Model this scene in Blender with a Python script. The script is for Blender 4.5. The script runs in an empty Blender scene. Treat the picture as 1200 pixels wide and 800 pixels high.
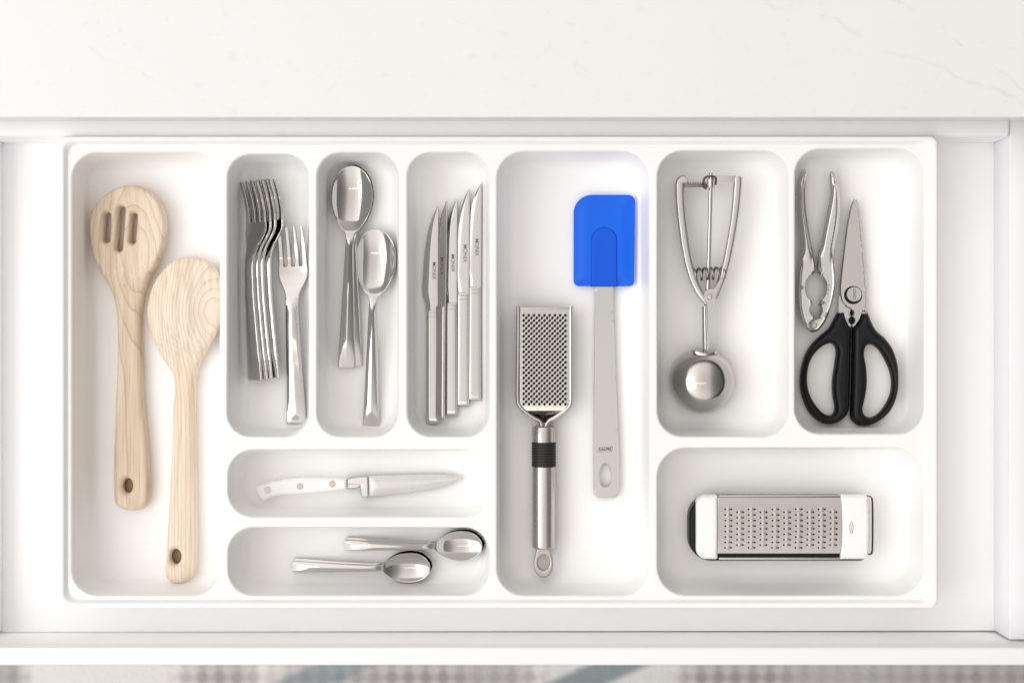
import bpy, bmesh, math, random
import numpy as np
from mathutils import Vector, Matrix
from mathutils.geometry import delaunay_2d_cdt

random.seed(4)
rng = np.random.default_rng(4)
SC = bpy.context.scene
COL = SC.collection

# ---------------------------------------------------------------- camera, world, lights, exposure
H = 1.30                 # camera height above the organiser's top face (z = 0)
S = 0.00075              # metres per photograph pixel on that face
cam_data = bpy.data.cameras.new('camera')
cam = bpy.data.objects.new('camera', cam_data)
COL.objects.link(cam)
cam.location = (0, 0, H)
cam_data.sensor_width = 36
cam_data.lens = 36 * H / (1200 * S)
cam_data.clip_start = 0.05
cam_data.clip_end = 50
cam_data.dof.use_dof = True
cam_data.dof.focus_distance = H + 0.025
cam_data.dof.aperture_fstop = 5.6
SC.camera = cam

world = bpy.data.worlds.new('World')
SC.world = world
world.use_nodes = True
wn = world.node_tree
wn.nodes.clear()
w_out = wn.nodes.new('ShaderNodeOutputWorld')
w_bg = wn.nodes.new('ShaderNodeBackground')
w_tc = wn.nodes.new('ShaderNodeTexCoord')
w_sep = wn.nodes.new('ShaderNodeSeparateXYZ')
w_ramp = wn.nodes.new('ShaderNodeValToRGB')
wn.links.new(w_tc.outputs['Generated'], w_sep.inputs[0])
wn.links.new(w_sep.outputs['Z'], w_ramp.inputs[0])
w_x01 = wn.nodes.new('ShaderNodeMapRange')          # the window wall is the bright side of the room, the far side is dim
w_x01.inputs['From Min'].default_value, w_x01.inputs['From Max'].default_value = -1, 1
w_lr = wn.nodes.new('ShaderNodeFloatCurve')
cv = w_lr.mapping
cv.use_clip = False
for (px_, py_) in ((0.0, 1.0), (0.30, 0.72), (0.45, 0.59), (0.60, 0.52), (0.77, 0.18), (1.0, 0.07)):
    if px_ in (0.0, 1.0):
        cv.curves[0].points[0 if px_ == 0 else -1].location = (px_, py_)
    else:
        cv.curves[0].points.new(px_, py_)
cv.update()
w_gain = wn.nodes.new('ShaderNodeMath'); w_gain.operation = 'MULTIPLY'; w_gain.inputs[1].default_value = 1.62
w_mul = wn.nodes.new('ShaderNodeVectorMath'); w_mul.operation = 'SCALE'
wn.links.new(w_sep.outputs['X'], w_x01.inputs['Value'])
wn.links.new(w_x01.outputs[0], w_lr.inputs['Value'])
wn.links.new(w_lr.outputs[0], w_gain.inputs[0])
wn.links.new(w_ramp.outputs[0], w_mul.inputs[0])
wn.links.new(w_gain.outputs[0], w_mul.inputs[3])
wn.links.new(w_mul.outputs[0], w_bg.inputs['Color'])
wn.links.new(w_bg.outputs[0], w_out.inputs[0])
cr = w_ramp.color_ramp
cr.elements[0].position = 0.0
cr.elements[0].color = (0.05, 0.042, 0.038, 1)
cr.elements[1].position = 1.0
cr.elements[1].color = (0.65, 0.617, 0.592, 1)
e = cr.elements.new(0.27); e.color = (0.08, 0.072, 0.066, 1)
e = cr.elements.new(0.46); e.color = (0.80, 0.768, 0.745, 1)
e = cr.elements.new(0.72); e.color = (0.79, 0.755, 0.728, 1)
w_bg.inputs['Strength'].default_value = 1.78


def area_light(name, loc, target, sx, sy, power, color):
    d = bpy.data.lights.new(name, 'AREA')
    d.shape = 'RECTANGLE'
    d.size, d.size_y = sx, sy
    d.energy = power
    d.color = color
    o = bpy.data.objects.new(name, d)
    COL.objects.link(o)
    o.location = loc
    o.rotation_euler = (Vector(target) - Vector(loc)).to_track_quat('-Z', 'Y').to_euler()
    return o


area_light('window_light', (-1.95, -0.38, 1.75), (0.05, 0, 0), 2.0, 1.6, 17, (0.88, 0.95, 1.0))
area_light('ceiling_lamp', (-0.35, -0.28, 1.75), (-0.35, -0.28, 0), 1.3, 0.08, 0.55, (1.0, 0.86, 0.66))

SC.view_settings.view_transform = 'Standard'
SC.view_settings.look = 'None'
SC.view_settings.gamma = 1
SC.view_settings.use_curve_mapping = False
SC.view_settings.exposure = 0.0
SC.render.engine = 'CYCLES'
SC.cycles.caustics_reflective = False
SC.cycles.caustics_refractive = False
SC.cycles.max_bounces = 16
SC.cycles.diffuse_bounces = 14
SC.cycles.glossy_bounces = 6
SC.cycles.sample_clamp_indirect = 6
SC.cycles.use_denoising = True

# ---------------------------------------------------------------- helpers
ZF = -0.046              # floor of the organiser's compartments
ZD = -0.052              # drawer bottom


def P(px, py, z=0.0):
    f = S * (H - z) / H
    return np.array([(px - 600) * f, (400 - py) * f, z])


def PX(pts, z):
    return np.array([P(x, y, z)[:2] for x, y in pts])


def nd(nt, kind, ins=None, **props):
    n = nt.nodes.new(kind)
    for k, v in props.items():
        setattr(n, k, v)
    for k, v in (ins or {}).items():
        s = n.inputs[k]
        if isinstance(v, bpy.types.NodeSocket):
            nt.links.new(v, s)
        else:
            s.default_value = v
    return n


def mth(nt, op, a, b=0.0, clamp=False):
    return nd(nt, 'ShaderNodeMath', {0: a, 1: b}, operation=op, use_clamp=clamp).outputs[0]


def ramp(nt, fac, stops, interp='LINEAR'):
    r = nd(nt, 'ShaderNodeValToRGB', {0: fac})
    c = r.color_ramp
    c.interpolation = interp
    while len(c.elements) < len(stops):
        c.elements.new(0.5)
    for el, (p, col) in zip(c.elements, stops):
        el.position = p
        el.color = (*col, 1) if len(col) == 3 else col
    return r.outputs[0]


def mat(name, base, rough, metal=0.0, **kw):
    m = bpy.data.materials.new(name)
    m.use_nodes = True
    nt = m.node_tree
    b = nt.nodes['Principled BSDF']
    b.inputs['Base Color'].default_value = (*base, 1)
    b.inputs['Roughness'].default_value = rough
    b.inputs['Metallic'].default_value = metal
    for k, v in kw.items():
        b.inputs[k].default_value = v
    return m, nt, b


def add_bump(nt, b, height, strength, dist):
    bp = nd(nt, 'ShaderNodeBump', {'Strength': strength, 'Distance': dist, 'Height': height})
    nt.links.new(bp.outputs[0], b.inputs['Normal'])


def obj_coord(nt, scale=(1, 1, 1), loc=(0, 0, 0), rot=(0, 0, 0)):
    tc = nd(nt, 'ShaderNodeTexCoord')
    return nd(nt, 'ShaderNodeMapping', {'Vector': tc.outputs['Object'], 'Scale': scale, 'Location': loc, 'Rotation': rot}).outputs[0]


def plastic(name, base, rough, grain=0.15, scale=900):
    m, nt, b = mat(name, base, rough)
    v = obj_coord(nt)
    n = nd(nt, 'ShaderNodeTexNoise', {'Vector': v, 'Scale': scale, 'Detail': 2.0}).outputs['Fac']
    n2 = nd(nt, 'ShaderNodeTexNoise', {'Vector': v, 'Scale': 22.0, 'Detail': 4.0}).outputs['Fac']
    r = nd(nt, 'ShaderNodeMapRange', {'Value': n2, 'From Min': 0.3, 'From Max': 0.7, 'To Min': rough - 0.06, 'To Max': rough + 0.08}).outputs[0]
    nt.links.new(r, b.inputs['Roughness'])
    add_bump(nt, b, n, grain, 0.00006)
    return m


def steel(name, base, rough, brush=None, strength=0.05, scr=0.05):
    """brush: local axis the brushing lines run along ('x', 'y') or None for polished steel"""
    m, nt, b = mat(name, base, rough, 1.0)
    if brush:
        sc = {'y': (1600, 25, 1600), 'x': (25, 1600, 1600)}[brush]
        n = nd(nt, 'ShaderNodeTexNoise', {'Vector': obj_coord(nt, sc), 'Scale': 1.0, 'Detail': 3.0}).outputs['Fac']
        add_bump(nt, b, n, strength, 0.0002)
    else:
        n = nd(nt, 'ShaderNodeTexNoise', {'Vector': obj_coord(nt), 'Scale': 60.0, 'Detail': 3.0}).outputs['Fac']
        add_bump(nt, b, n, 0.02, 0.0003)
    big = nd(nt, 'ShaderNodeTexNoise', {'Vector': obj_coord(nt), 'Scale': 45.0, 'Detail': 5.0}).outputs['Fac']
    r = nd(nt, 'ShaderNodeMapRange', {'Value': big, 'From Min': 0.35, 'From Max': 0.7, 'To Min': max(0.02, rough - scr), 'To Max': rough + scr}).outputs[0]
    nt.links.new(r, b.inputs['Roughness'])
    return m


def wood(name, x0, y0, A, B, freq, light, mid, dark, warp=0.004):
    m, nt, b = mat(name, light, 0.52)
    tc = nd(nt, 'ShaderNodeTexCoord').outputs['Object']
    nz = nd(nt, 'ShaderNodeTexNoise', {'Vector': obj_coord(nt, (38, 9, 38)), 'Scale': 1.0, 'Detail': 3.0}).outputs['Fac']
    sp = nd(nt, 'ShaderNodeSeparateXYZ', {0: tc})
    dx = mth(nt, 'ADD', mth(nt, 'SUBTRACT', sp.outputs[0], x0), mth(nt, 'MULTIPLY', mth(nt, 'SUBTRACT', nz, 0.5), warp * 2))
    dy = mth(nt, 'MULTIPLY', mth(nt, 'TANH', mth(nt, 'DIVIDE', mth(nt, 'SUBTRACT', sp.outputs[1], y0), B)), A)
    dz = mth(nt, 'MULTIPLY', sp.outputs[2], 0.8)
    r2 = mth(nt, 'ADD', mth(nt, 'ADD', mth(nt, 'MULTIPLY', dx, dx), mth(nt, 'MULTIPLY', dy, dy)), mth(nt, 'MULTIPLY', dz, dz))
    r = mth(nt, 'SQRT', r2)
    ring = mth(nt, 'FRACT', mth(nt, 'MULTIPLY', r, freq))
    c = ramp(nt, ring, [(0.0, light), (0.45, light), (0.84, mid), (0.93, dark), (1.0, light)])
    fib = nd(nt, 'ShaderNodeTexNoise', {'Vector': obj_coord(nt, (900, 22, 900)), 'Scale': 1.0, 'Detail': 3.0}).outputs['Fac']
    streak = nd(nt, 'ShaderNodeTexNoise', {'Vector': obj_coord(nt, (120, 8, 120)), 'Scale': 1.0, 'Detail': 4.0}).outputs['Fac']
    f1 = ramp(nt, fib, [(0.28, (0.80, 0.77, 0.72)), (0.40, (0.95, 0.94, 0.92)), (0.60, (1, 1, 1))])
    f2 = ramp(nt, streak, [(0.36, (0.90, 0.84, 0.77)), (0.56, (1, 1, 1))])
    k = nd(nt, 'ShaderNodeMix', {0: 1.0, 6: c, 7: f1}, data_type='RGBA', blend_type='MULTIPLY').outputs[2]
    k = nd(nt, 'ShaderNodeMix', {0: 1.0, 6: k, 7: f2}, data_type='RGBA', blend_type='MULTIPLY').outputs[2]
    nt.links.new(k, b.inputs['Base Color'])
    add_bump(nt, b, fib, 0.25, 0.0002)
    return m


def new_mesh(name, verts, faces, sharp=35):
    me = bpy.data.meshes.new(name)
    me.from_pydata([tuple(map(float, v)) for v in verts], [], [tuple(int(i) for i in f) for f in faces])
    me.validate()
    bm = bmesh.new(); bm.from_mesh(me)
    bmesh.ops.recalc_face_normals(bm, faces=bm.faces)
    bm.to_mesh(me); bm.free()
    me.shade_smooth()
    me.set_sharp_from_angle(angle=math.radians(sharp))
    return me


def tag(o, label=None, cat=None, group=None, kind=None):
    if label: o['label'] = label
    if cat: o['category'] = cat
    if group: o['group'] = group
    if kind: o['kind'] = kind
    return o


def thing(name, label, cat, loc=(0, 0, 0), rot=(0, 0, 0), group=None):
    o = bpy.data.objects.new(name, None)
    COL.objects.link(o)
    o.empty_display_size = 0.02
    o.location = tuple(map(float, loc)); o.rotation_euler = rot
    return tag(o, label, cat, group)


def part(name, me, m, parent=None, off=None):
    """off: shift the mesh (given in world coordinates) into the parent's frame"""
    if not isinstance(me, bpy.types.Mesh):
        v, f = me[0], me[1]
        v = np.asarray(v, float)
        if off is not None:
            v = v - np.asarray(off, float)
        me = new_mesh(name, v, f, me[2] if len(me) > 2 else 35)
    o = bpy.data.objects.new(name, me)
    COL.objects.link(o)
    me.materials.clear(); me.materials.append(m)
    o.parent = parent
    return o


def copy_tree(o, parent=None):
    c = o.copy()
    COL.objects.link(c)
    c.parent = parent
    for ch in list(o.children):
        copy_tree(ch, c)
    return c


def join(*parts):
    V, F, n = [], [], 0
    for p in parts:
        v, f = p[0], p[1]
        V.append(np.asarray(v, float)); F += [tuple(i + n for i in q) for q in f]; n += len(v)
    return np.vstack(V), F


def box(x0, x1, y0, y1, z0, z1, bev=0.0, seg=3):
    bm = bmesh.new()
    bmesh.ops.create_cube(bm, size=1)
    for v in bm.verts:
        v.co = Vector(((x0 + x1) / 2 + v.co.x * (x1 - x0), (y0 + y1) / 2 + v.co.y * (y1 - y0), (z0 + z1) / 2 + v.co.z * (z1 - z0)))
    if bev:
        bmesh.ops.bevel(bm, geom=list(bm.edges), offset=bev, segments=seg, profile=0.5, affect='EDGES')
    bm.verts.index_update()
    V = np.array([v.co[:] for v in bm.verts]); F = [tuple(v.index for v in f.verts) for f in bm.faces]
    bm.free()
    return V, F


def smooth(pts, n=6):
    """closed Catmull-Rom curve through pts"""
    p = np.asarray(pts, float); N = len(p); out = []
    for i in range(N):
        a, b, c, d = p[i - 1], p[i], p[(i + 1) % N], p[(i + 2) % N]
        for t in np.arange(n) / n:
            out.append(0.5 * (2 * b + (c - a) * t + (2 * a - 5 * b + 4 * c - d) * t * t + (3 * b - a - 3 * c + d) * t ** 3))
    out = np.array(out)
    keep = np.linalg.norm(out - np.roll(out, 1, 0), axis=1) > 1e-6
    return out[keep]


def opensmooth(pts, n=8):
    p = np.asarray(pts, float); N = len(p); out = []
    q = np.vstack([2 * p[0] - p[1], p, 2 * p[-1] - p[-2]])
    for i in range(1, N):
        a, b, c, d = q[i - 1], q[i], q[i + 1], q[i + 2]
        for t in np.arange(n) / n:
            out.append(0.5 * (2 * b + (c - a) * t + (2 * a - 5 * b + 4 * c - d) * t * t + (3 * b - a - 3 * c + d) * t ** 3))
    out.append(p[-1])
    return np.array(out)


def rrect(x0, x1, y0, y1, r, n=10):
    if not hasattr(r, '__len__'): r = [r] * 4      # corners in order x1y1, x0y1, x0y0, x1y0
    out = []
    for (cx, cy, a, rr) in ((x1, y1, 0, r[0]), (x0, y1, 90, r[1]), (x0, y0, 180, r[2]), (x1, y0, 270, r[3])):
        sx = -1 if cx == x1 else 1; sy = -1 if cy == y1 else 1
        for k in range(n + 1):
            t = math.radians(a + 90 * k / n)
            out.append((cx + sx * rr + rr * math.cos(t), cy + sy * rr + rr * math.sin(t)))
    return np.array(out)


def ell(cx, cy, rx, ry, n=20, ph=0.0):
    t = np.arange(n) / n * 2 * math.pi + ph
    return np.stack([cx + rx * np.cos(t), cy + ry * np.sin(t)], 1)


def capsule(a, b, r, n=7):
    a, b = np.array(a, float), np.array(b, float)
    u = (b - a) / np.linalg.norm(b - a); w = np.array([-u[1], u[0]]); out = []
    for k in range(n + 1):
        t = math.pi * k / n
        out.append(b + r * (math.cos(t) * w * -1 + math.sin(t) * u))
    for k in range(n + 1):
        t = math.pi * k / n
        out.append(a + r * (math.cos(t) * w - math.sin(t) * u))
    return np.array(out)


def resample(p, step):
    out = []
    for i in range(len(p)):
        a, b = p[i], p[(i + 1) % len(p)]
        n = max(1, int(math.ceil(np.linalg.norm(b - a) / step)))
        for k in range(n):
            out.append(a + (b - a) * k / n)
    return np.array(out)


def seg_dist(q, A, B):
    out = np.full(len(q), 1e9)
    ab = B - A; L = (ab ** 2).sum(1) + 1e-18
    for i in range(0, len(q), 400):
        c = q[i:i + 400]
        ap = c[:, None, :] - A[None]
        t = np.clip((ap * ab[None]).sum(2) / L, 0, 1)
        dd = ((ap - t[..., None] * ab[None]) ** 2).sum(2)
        out[i:i + 400] = np.sqrt(dd.min(1))
    return out


def inside(q, A, B):
    res = np.zeros(len(q), bool)
    for i in range(0, len(q), 400):
        x = q[i:i + 400, 0][:, None]; y = q[i:i + 400, 1][:, None]
        c = (A[None, :, 1] > y) != (B[None, :, 1] > y)
        with np.errstate(divide='ignore', invalid='ignore'):
            xi = (B[None, :, 0] - A[None, :, 0]) * (y - A[None, :, 1]) / (B[None, :, 1] - A[None, :, 1] + 1e-30) + A[None, :, 0]
        res[i:i + 400] = ((c & (x < xi)).sum(1) % 2) == 1
    return res


def plate(outer, holes, zfun, step, rings=(), edge=None, extra=None, sharp=35):
    """A solid over a 2D outline with holes: zfun(xy, d) gives the top and bottom height; d = distance to the edge."""
    edge = edge or step
    K = 1000.0
    loops = [resample(np.asarray(l, float) * K, edge * K) for l in [outer] + list(holes)]
    A = np.vstack(loops); B = np.vstack([np.roll(l, -1, 0) for l in loops])
    edges, n = [], 0
    for l in loops:
        edges += [(n + i, n + (i + 1) % len(l)) for i in range(len(l))]; n += len(l)
    lo, hi = loops[0].min(0), loops[0].max(0)
    s = step * K
    cand = []
    rows = int((hi[1] - lo[1]) / (s * 0.87)) + 1
    for j in range(rows + 1):
        xs = np.arange(lo[0] + (j % 2) * s / 2, hi[0], s)
        cand.append(np.stack([xs, np.full(len(xs), lo[1] + j * s * 0.87)], 1))
    cand = np.vstack(cand)
    ok = inside(cand, A, B)
    cand = cand[ok]
    d = seg_dist(cand, A, B)
    rmax = max(rings) * K if len(rings) else 0
    cand = cand[d > max(rmax + 0.45 * s, 0.5 * s)]
    pts = [A, cand]
    tan = B - A
    tl = np.linalg.norm(tan, axis=1, keepdims=True) + 1e-12
    nrm = np.stack([-tan[:, 1], tan[:, 0]], 1) / tl
    for r in rings:
        for sg in (1, -1):
            q = (A + B) / 2 + nrm * sg * r * K
            q = q[inside(q, A, B)]
            if len(q):
                dd = seg_dist(q, A, B)
                pts.append(q[dd > r * K * 0.93])
    if extra is not None and len(extra):
        q = np.asarray(extra) * K
        q = q[inside(q, A, B)]
        pts.append(q[seg_dist(q, A, B) > 0.15 * s])
    allp = np.vstack(pts)
    vv, ee, ff, ov, oe, of = delaunay_2d_cdt([Vector(p) for p in allp], edges, [], 0, 1e-4)
    V = np.array([v[:] for v in vv])
    cen = np.array([(V[f[0]] + V[f[1]] + V[f[2]]) / 3 for f in ff])
    keep = inside(cen, A, B)
    tri = [tuple(f) for f, k in zip(ff, keep) if k]
    dist = seg_dist(V, A, B)
    dist[dist < 1e-3] = 0
    xy = V / K
    zt, zb = zfun(xy, dist / K)
    n = len(V)
    verts = np.vstack([np.column_stack([xy, zt]), np.column_stack([xy, zb])])
    faces = [t for t in tri] + [(t[0] + n, t[2] + n, t[1] + n) for t in tri]
    cnt = {}
    for t in tri:
        for a, b in ((t[0], t[1]), (t[1], t[2]), (t[2], t[0])):
            cnt[(a, b)] = 1
    for (a, b) in cnt:
        if (b, a) not in cnt:
            faces.append((b, a, a + n, b + n))
    return verts, faces, sharp


def rnd(d, r):
    u = np.clip(d / r, 0, 1)
    return np.sqrt(np.clip(1 - (1 - u) ** 2, 0, 1))


def slab(zb, zt, r=0.0005):
    """plain flat plate with rounded top and bottom edges"""
    def f(xy, d):
        k = (1 - rnd(d, r)) * r
        k = np.minimum(k, (zt - zb) / 2 * 0.95)
        return zt - k, zb + k
    return f


RG = lambda r: (r * 0.12, r * 0.35, r * 0.65, r)


def ribbon(rows, ncol, xl, xr, yf, zt, zb):
    """structured solid: rows along the length, columns across; zt/zb take (s, t) with t in [-1, 1]"""
    t = np.linspace(-1, 1, ncol - 4)
    t = np.concatenate([[-1, -0.972, -0.93], t[1:-1], [0.93, 0.972, 1]])
    V, F = [], []
    R = len(rows)
    for fn in (zt, zb):
        for s in rows:
            x = xl(s) + (xr(s) - xl(s)) * (t + 1) / 2
            V.append(np.column_stack([x, np.full(ncol, yf(s)), fn(s, t)]))
    V = np.vstack(V)
    o = R * ncol
    for i in range(R - 1):
        for j in range(ncol - 1):
            a = i * ncol + j
            F.append((a, a + 1, a + ncol + 1, a + ncol))
            F.append((o + a, o + a + ncol, o + a + ncol + 1, o + a + 1))
        a = i * ncol
        F.append((a, a + ncol, o + a + ncol, o + a))
        a = i * ncol + ncol - 1
        F.append((a + ncol, a, o + a, o + a + ncol))
    for j in range(ncol - 1):
        F.append((j + 1, j, o + j, o + j + 1))
        a = (R - 1) * ncol + j
        F.append((a, a + 1, o + a + 1, o + a))
    return V, F, 40


def curve1(xs, ys, k=0.0):
    """smooth interpolation of a 1D profile"""
    xs, ys = np.asarray(xs, float), np.asarray(ys, float)
    m = np.zeros(len(xs)); dl = np.diff(ys) / np.diff(xs)
    m[0], m[-1] = dl[0], dl[-1]
    for i in range(1, len(xs) - 1):
        if dl[i - 1] * dl[i] > 0:
            w1 = 2 * (xs[i + 1] - xs[i]) + (xs[i] - xs[i - 1]); w2 = (xs[i + 1] - xs[i]) + 2 * (xs[i] - xs[i - 1])
            m[i] = (w1 + w2) / (w1 / dl[i - 1] + w2 / dl[i])
    def f(x):
        x = np.clip(np.asarray(x, float), xs[0], xs[-1])
        i = np.clip(np.searchsorted(xs, x) - 1, 0, len(xs) - 2)
        h = xs[i + 1] - xs[i]; t = (x - xs[i]) / h
        return (ys[i] * (1 + 2 * t) * (1 - t) ** 2 + m[i] * h * t * (1 - t) ** 2 + ys[i + 1] * t * t * (3 - 2 * t) + m[i + 1] * h * t * t * (t - 1))
    return f


def tube(path, ra, rb=None, n=12, up=(0, 0, 1), cap=True, sq=1.0):
    """tube along path; ra across (perpendicular to up), rb along up; each may be one value or a list"""
    p = np.asarray(path, float); N = len(p)
    ra = np.broadcast_to(ra, N); rb = ra if rb is None else np.broadcast_to(rb, N)
    V, F = [], []
    for i in range(N):
        tg = p[min(i + 1, N - 1)] - p[max(i - 1, 0)]
        tg = tg / (np.linalg.norm(tg) + 1e-12)
        s = np.cross(tg, up); s /= np.linalg.norm(s) + 1e-12
        u = np.cross(s, tg)
        for k in range(n):
            a = 2 * math.pi * k / n
            ca, sa = math.cos(a), math.sin(a)
            V.append(p[i] + s * ra[i] * math.copysign(abs(ca) ** sq, ca) + u * rb[i] * math.copysign(abs(sa) ** sq, sa))
    for i in range(N - 1):
        for k in range(n):
            F.append((i * n + k, i * n + (k + 1) % n, (i + 1) * n + (k + 1) % n, (i + 1) * n + k))
    if cap:
        F.append(tuple(range(n))[::-1]); F.append(tuple((N - 1) * n + k for k in range(n)))
    return np.array(V), F, 40


def lathe(profile, axis_from, axis_to, n=32):
    """profile: (fraction along axis, radius) pairs"""
    a, b = np.array(axis_from, float), np.array(axis_to, float)
    pts = [a + (b - a) * f for f, r in profile]
    u = (b - a) / np.linalg.norm(b - a)
    up = np.array([0, 0, 1.0]) if abs(u[2]) < 0.9 else np.array([1.0, 0, 0])
    s = np.cross(u, up); s /= np.linalg.norm(s); w = np.cross(s, u)
    V, F = [], []
    for p, (f, r) in zip(pts, profile):
        for k in range(n):
            t = 2 * math.pi * k / n
            V.append(p + r * (math.cos(t) * s + math.sin(t) * w))
    for i in range(len(profile) - 1):
        for k in range(n):
            F.append((i * n + k, i * n + (k + 1) % n, (i + 1) * n + (k + 1) % n, (i + 1) * n + k))
    F.append(tuple(range(n))[::-1]); F.append(tuple((len(profile) - 1) * n + k for k in range(n)))
    return np.array(V), F, 35


def text_mesh(body, size, bold=0.0, extrude=0.00004):
    cu = bpy.data.curves.new('lettering', 'FONT')
    cu.body = body; cu.size = size; cu.align_x = 'CENTER'; cu.align_y = 'CENTER'
    cu.extrude = extrude; cu.offset = bold; cu.resolution_u = 3
    o = bpy.data.objects.new('lettering', cu)
    COL.objects.link(o)
    bpy.context.view_layer.update()
    me = bpy.data.meshes.new_from_object(o.evaluated_get(bpy.context.evaluated_depsgraph_get()))
    bpy.data.objects.remove(o); bpy.data.curves.remove(cu)
    return me


# ---------------------------------------------------------------- materials
M = {}
M['tray'] = plastic('white_moulded_plastic', (0.90, 0.895, 0.888), 0.36)
M['laminate'] = plastic('white_laminate', (0.885, 0.885, 0.888), 0.42, 0.1, 1400)
M['metal_side'] = plastic('white_painted_steel', (0.84, 0.84, 0.87), 0.35, 0.05)
M['white_plastic'] = plastic('glossy_white_plastic', (0.88, 0.875, 0.87), 0.25, 0.05)
M['white_handle'] = plastic('white_riveted_handle', (0.90, 0.895, 0.89), 0.28, 0.05)
M['black_plastic'] = plastic('black_plastic', (0.007, 0.007, 0.008), 0.34, 0.1)
for _k in ('black_plastic',):
    M[_k].node_tree.nodes['Principled BSDF'].inputs['Specular IOR Level'].default_value = 0.22
M['rubber'] = plastic('black_rubber', (0.018, 0.017, 0.016), 0.55, 0.3)
M['dark'] = plastic('clip_and_shade_black', (0.012, 0.011, 0.010), 0.6)
M['ink'] = plastic('dark_etching', (0.10, 0.085, 0.075), 0.6)
M['ink_black'] = plastic('black_print', (0.012, 0.012, 0.012), 0.5)
M['ink_grey'] = plastic('grey_print', (0.33, 0.33, 0.34), 0.5)
M['polished'] = steel('polished_steel', (0.565, 0.55, 0.535), 0.085, None, scr=0.045)
M['satin_y'] = steel('satin_steel_lengthwise', (0.55, 0.545, 0.54), 0.33, 'y', 0.06, 0.02)
M['satin_x'] = steel('satin_steel_crosswise', (0.535, 0.51, 0.49), 0.28, 'x', 0.08, 0.03)
M['blade'] = steel('knife_steel', (0.62, 0.615, 0.62), 0.28, 'x', 0.06)
M['cast'] = steel('cast_chrome', (0.60, 0.59, 0.575), 0.10, None)
M['chrome_bowl'] = steel('bowl_chrome', (0.50, 0.48, 0.455), 0.15, None, scr=0.03)
M['spring'] = steel('spring_steel', (0.25, 0.22, 0.205), 0.22, None)
M['rivet'] = steel('rivet_steel', (0.50, 0.45, 0.42), 0.3, None)
M['scissor_steel'] = steel('scissor_steel', (0.565, 0.545, 0.525), 0.22, 'y', 0.06)

# blue silicone: light passes through where it is thin
m, nt, b = mat('blue_silicone', (0.001, 0.13, 0.78), 0.42)
b.inputs['Specular IOR Level'].default_value = 0.35
b.inputs['Roughness'].default_value = 0.34
tl = nd(nt, 'ShaderNodeBsdfTranslucent', {'Color': (0.005, 0.22, 0.95, 1)})
mx = nd(nt, 'ShaderNodeMixShader', {0: 0.12, 1: b.outputs[0], 2: tl.outputs[0]})
nt.links.new(mx.outputs[0], nt.nodes['Material Output'].inputs['Surface'])
M['silicone'] = m
M['silicone_core'] = plastic('blue_silicone_over_steel', (0.001, 0.088, 0.62), 0.42, 0.1)
M['silicone_core'].node_tree.nodes['Principled BSDF'].inputs['Specular IOR Level'].default_value = 0.25

# quartz worktop with faint veins
m, nt, b = mat('white_quartz', (0.84, 0.835, 0.825), 0.30)
tc = nd(nt, 'ShaderNodeTexCoord').outputs['Object']
wob = nd(nt, 'ShaderNodeTexNoise', {'Vector': tc, 'Scale': 14.0, 'Detail': 6.0, 'Roughness': 0.6})
wv = nd(nt, 'ShaderNodeVectorMath', {0: wob.outputs['Color'], 1: (0.5, 0.5, 0.5)}, operation='SUBTRACT').outputs[0]
wv = nd(nt, 'ShaderNodeVectorMath', {0: wv, 3: 0.035}, operation='SCALE').outputs[0]
pv = nd(nt, 'ShaderNodeVectorMath', {0: tc, 1: wv}, operation='ADD').outputs[0]
sep = nd(nt, 'ShaderNodeSeparateXYZ', {0: pv})
vein = None
patch = nd(nt, 'ShaderNodeTexNoise', {'Vector': tc, 'Scale': 30.0, 'Detail': 3.0}).outputs['Fac']
patch = ramp(nt, patch, [(0.42, (0, 0, 0)), (0.62, (1, 1, 1))])
for (x1, y1), (x2, y2), wd, st in (((900, 0), (1180, 115), 0.0030, 0.9), ((1050, 0), (1195, 102), 0.0022, 1.0), ((-60, -20), (330, 160), 0.0012, 0.35), ((380, -40), (640, 60), 0.0012, 0.3)):
    a, c = P(x1, y1, 0.028), P(x2, y2, 0.028)
    u = (c - a)[:2]; u /= np.linalg.norm(u); nx, ny = -u[1], u[0]
    k = -(a[0] * nx + a[1] * ny)
    dd = mth(nt, 'ABSOLUTE', mth(nt, 'ADD', mth(nt, 'ADD', mth(nt, 'MULTIPLY', sep.outputs[0], nx), mth(nt, 'MULTIPLY', sep.outputs[1], ny)), k))
    ln = mth(nt, 'MULTIPLY', mth(nt, 'SUBTRACT', 1.0, mth(nt, 'DIVIDE', dd, wd), True), st)
    vein = ln if vein is None else mth(nt, 'MAXIMUM', vein, ln)
vein = mth(nt, 'MULTIPLY', vein, patch)
spk = nd(nt, 'ShaderNodeTexNoise', {'Vector': tc, 'Scale': 120.0, 'Detail': 3.0}).outputs['Fac']
spk = mth(nt, 'MULTIPLY', mth(nt, 'SUBTRACT', spk, 0.62, True), 0.9)
fac = mth(nt, 'ADD', mth(nt, 'MULTIPLY', vein, 0.34), spk, True)
colr = nd(nt, 'ShaderNodeMix', {0: fac, 6: (0.80, 0.797, 0.792, 1), 7: (0.52, 0.53, 0.52, 1)}, data_type='RGBA').outputs[2]
nt.links.new(colr, b.inputs['Base Color'])
M['quartz'] = m

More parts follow.
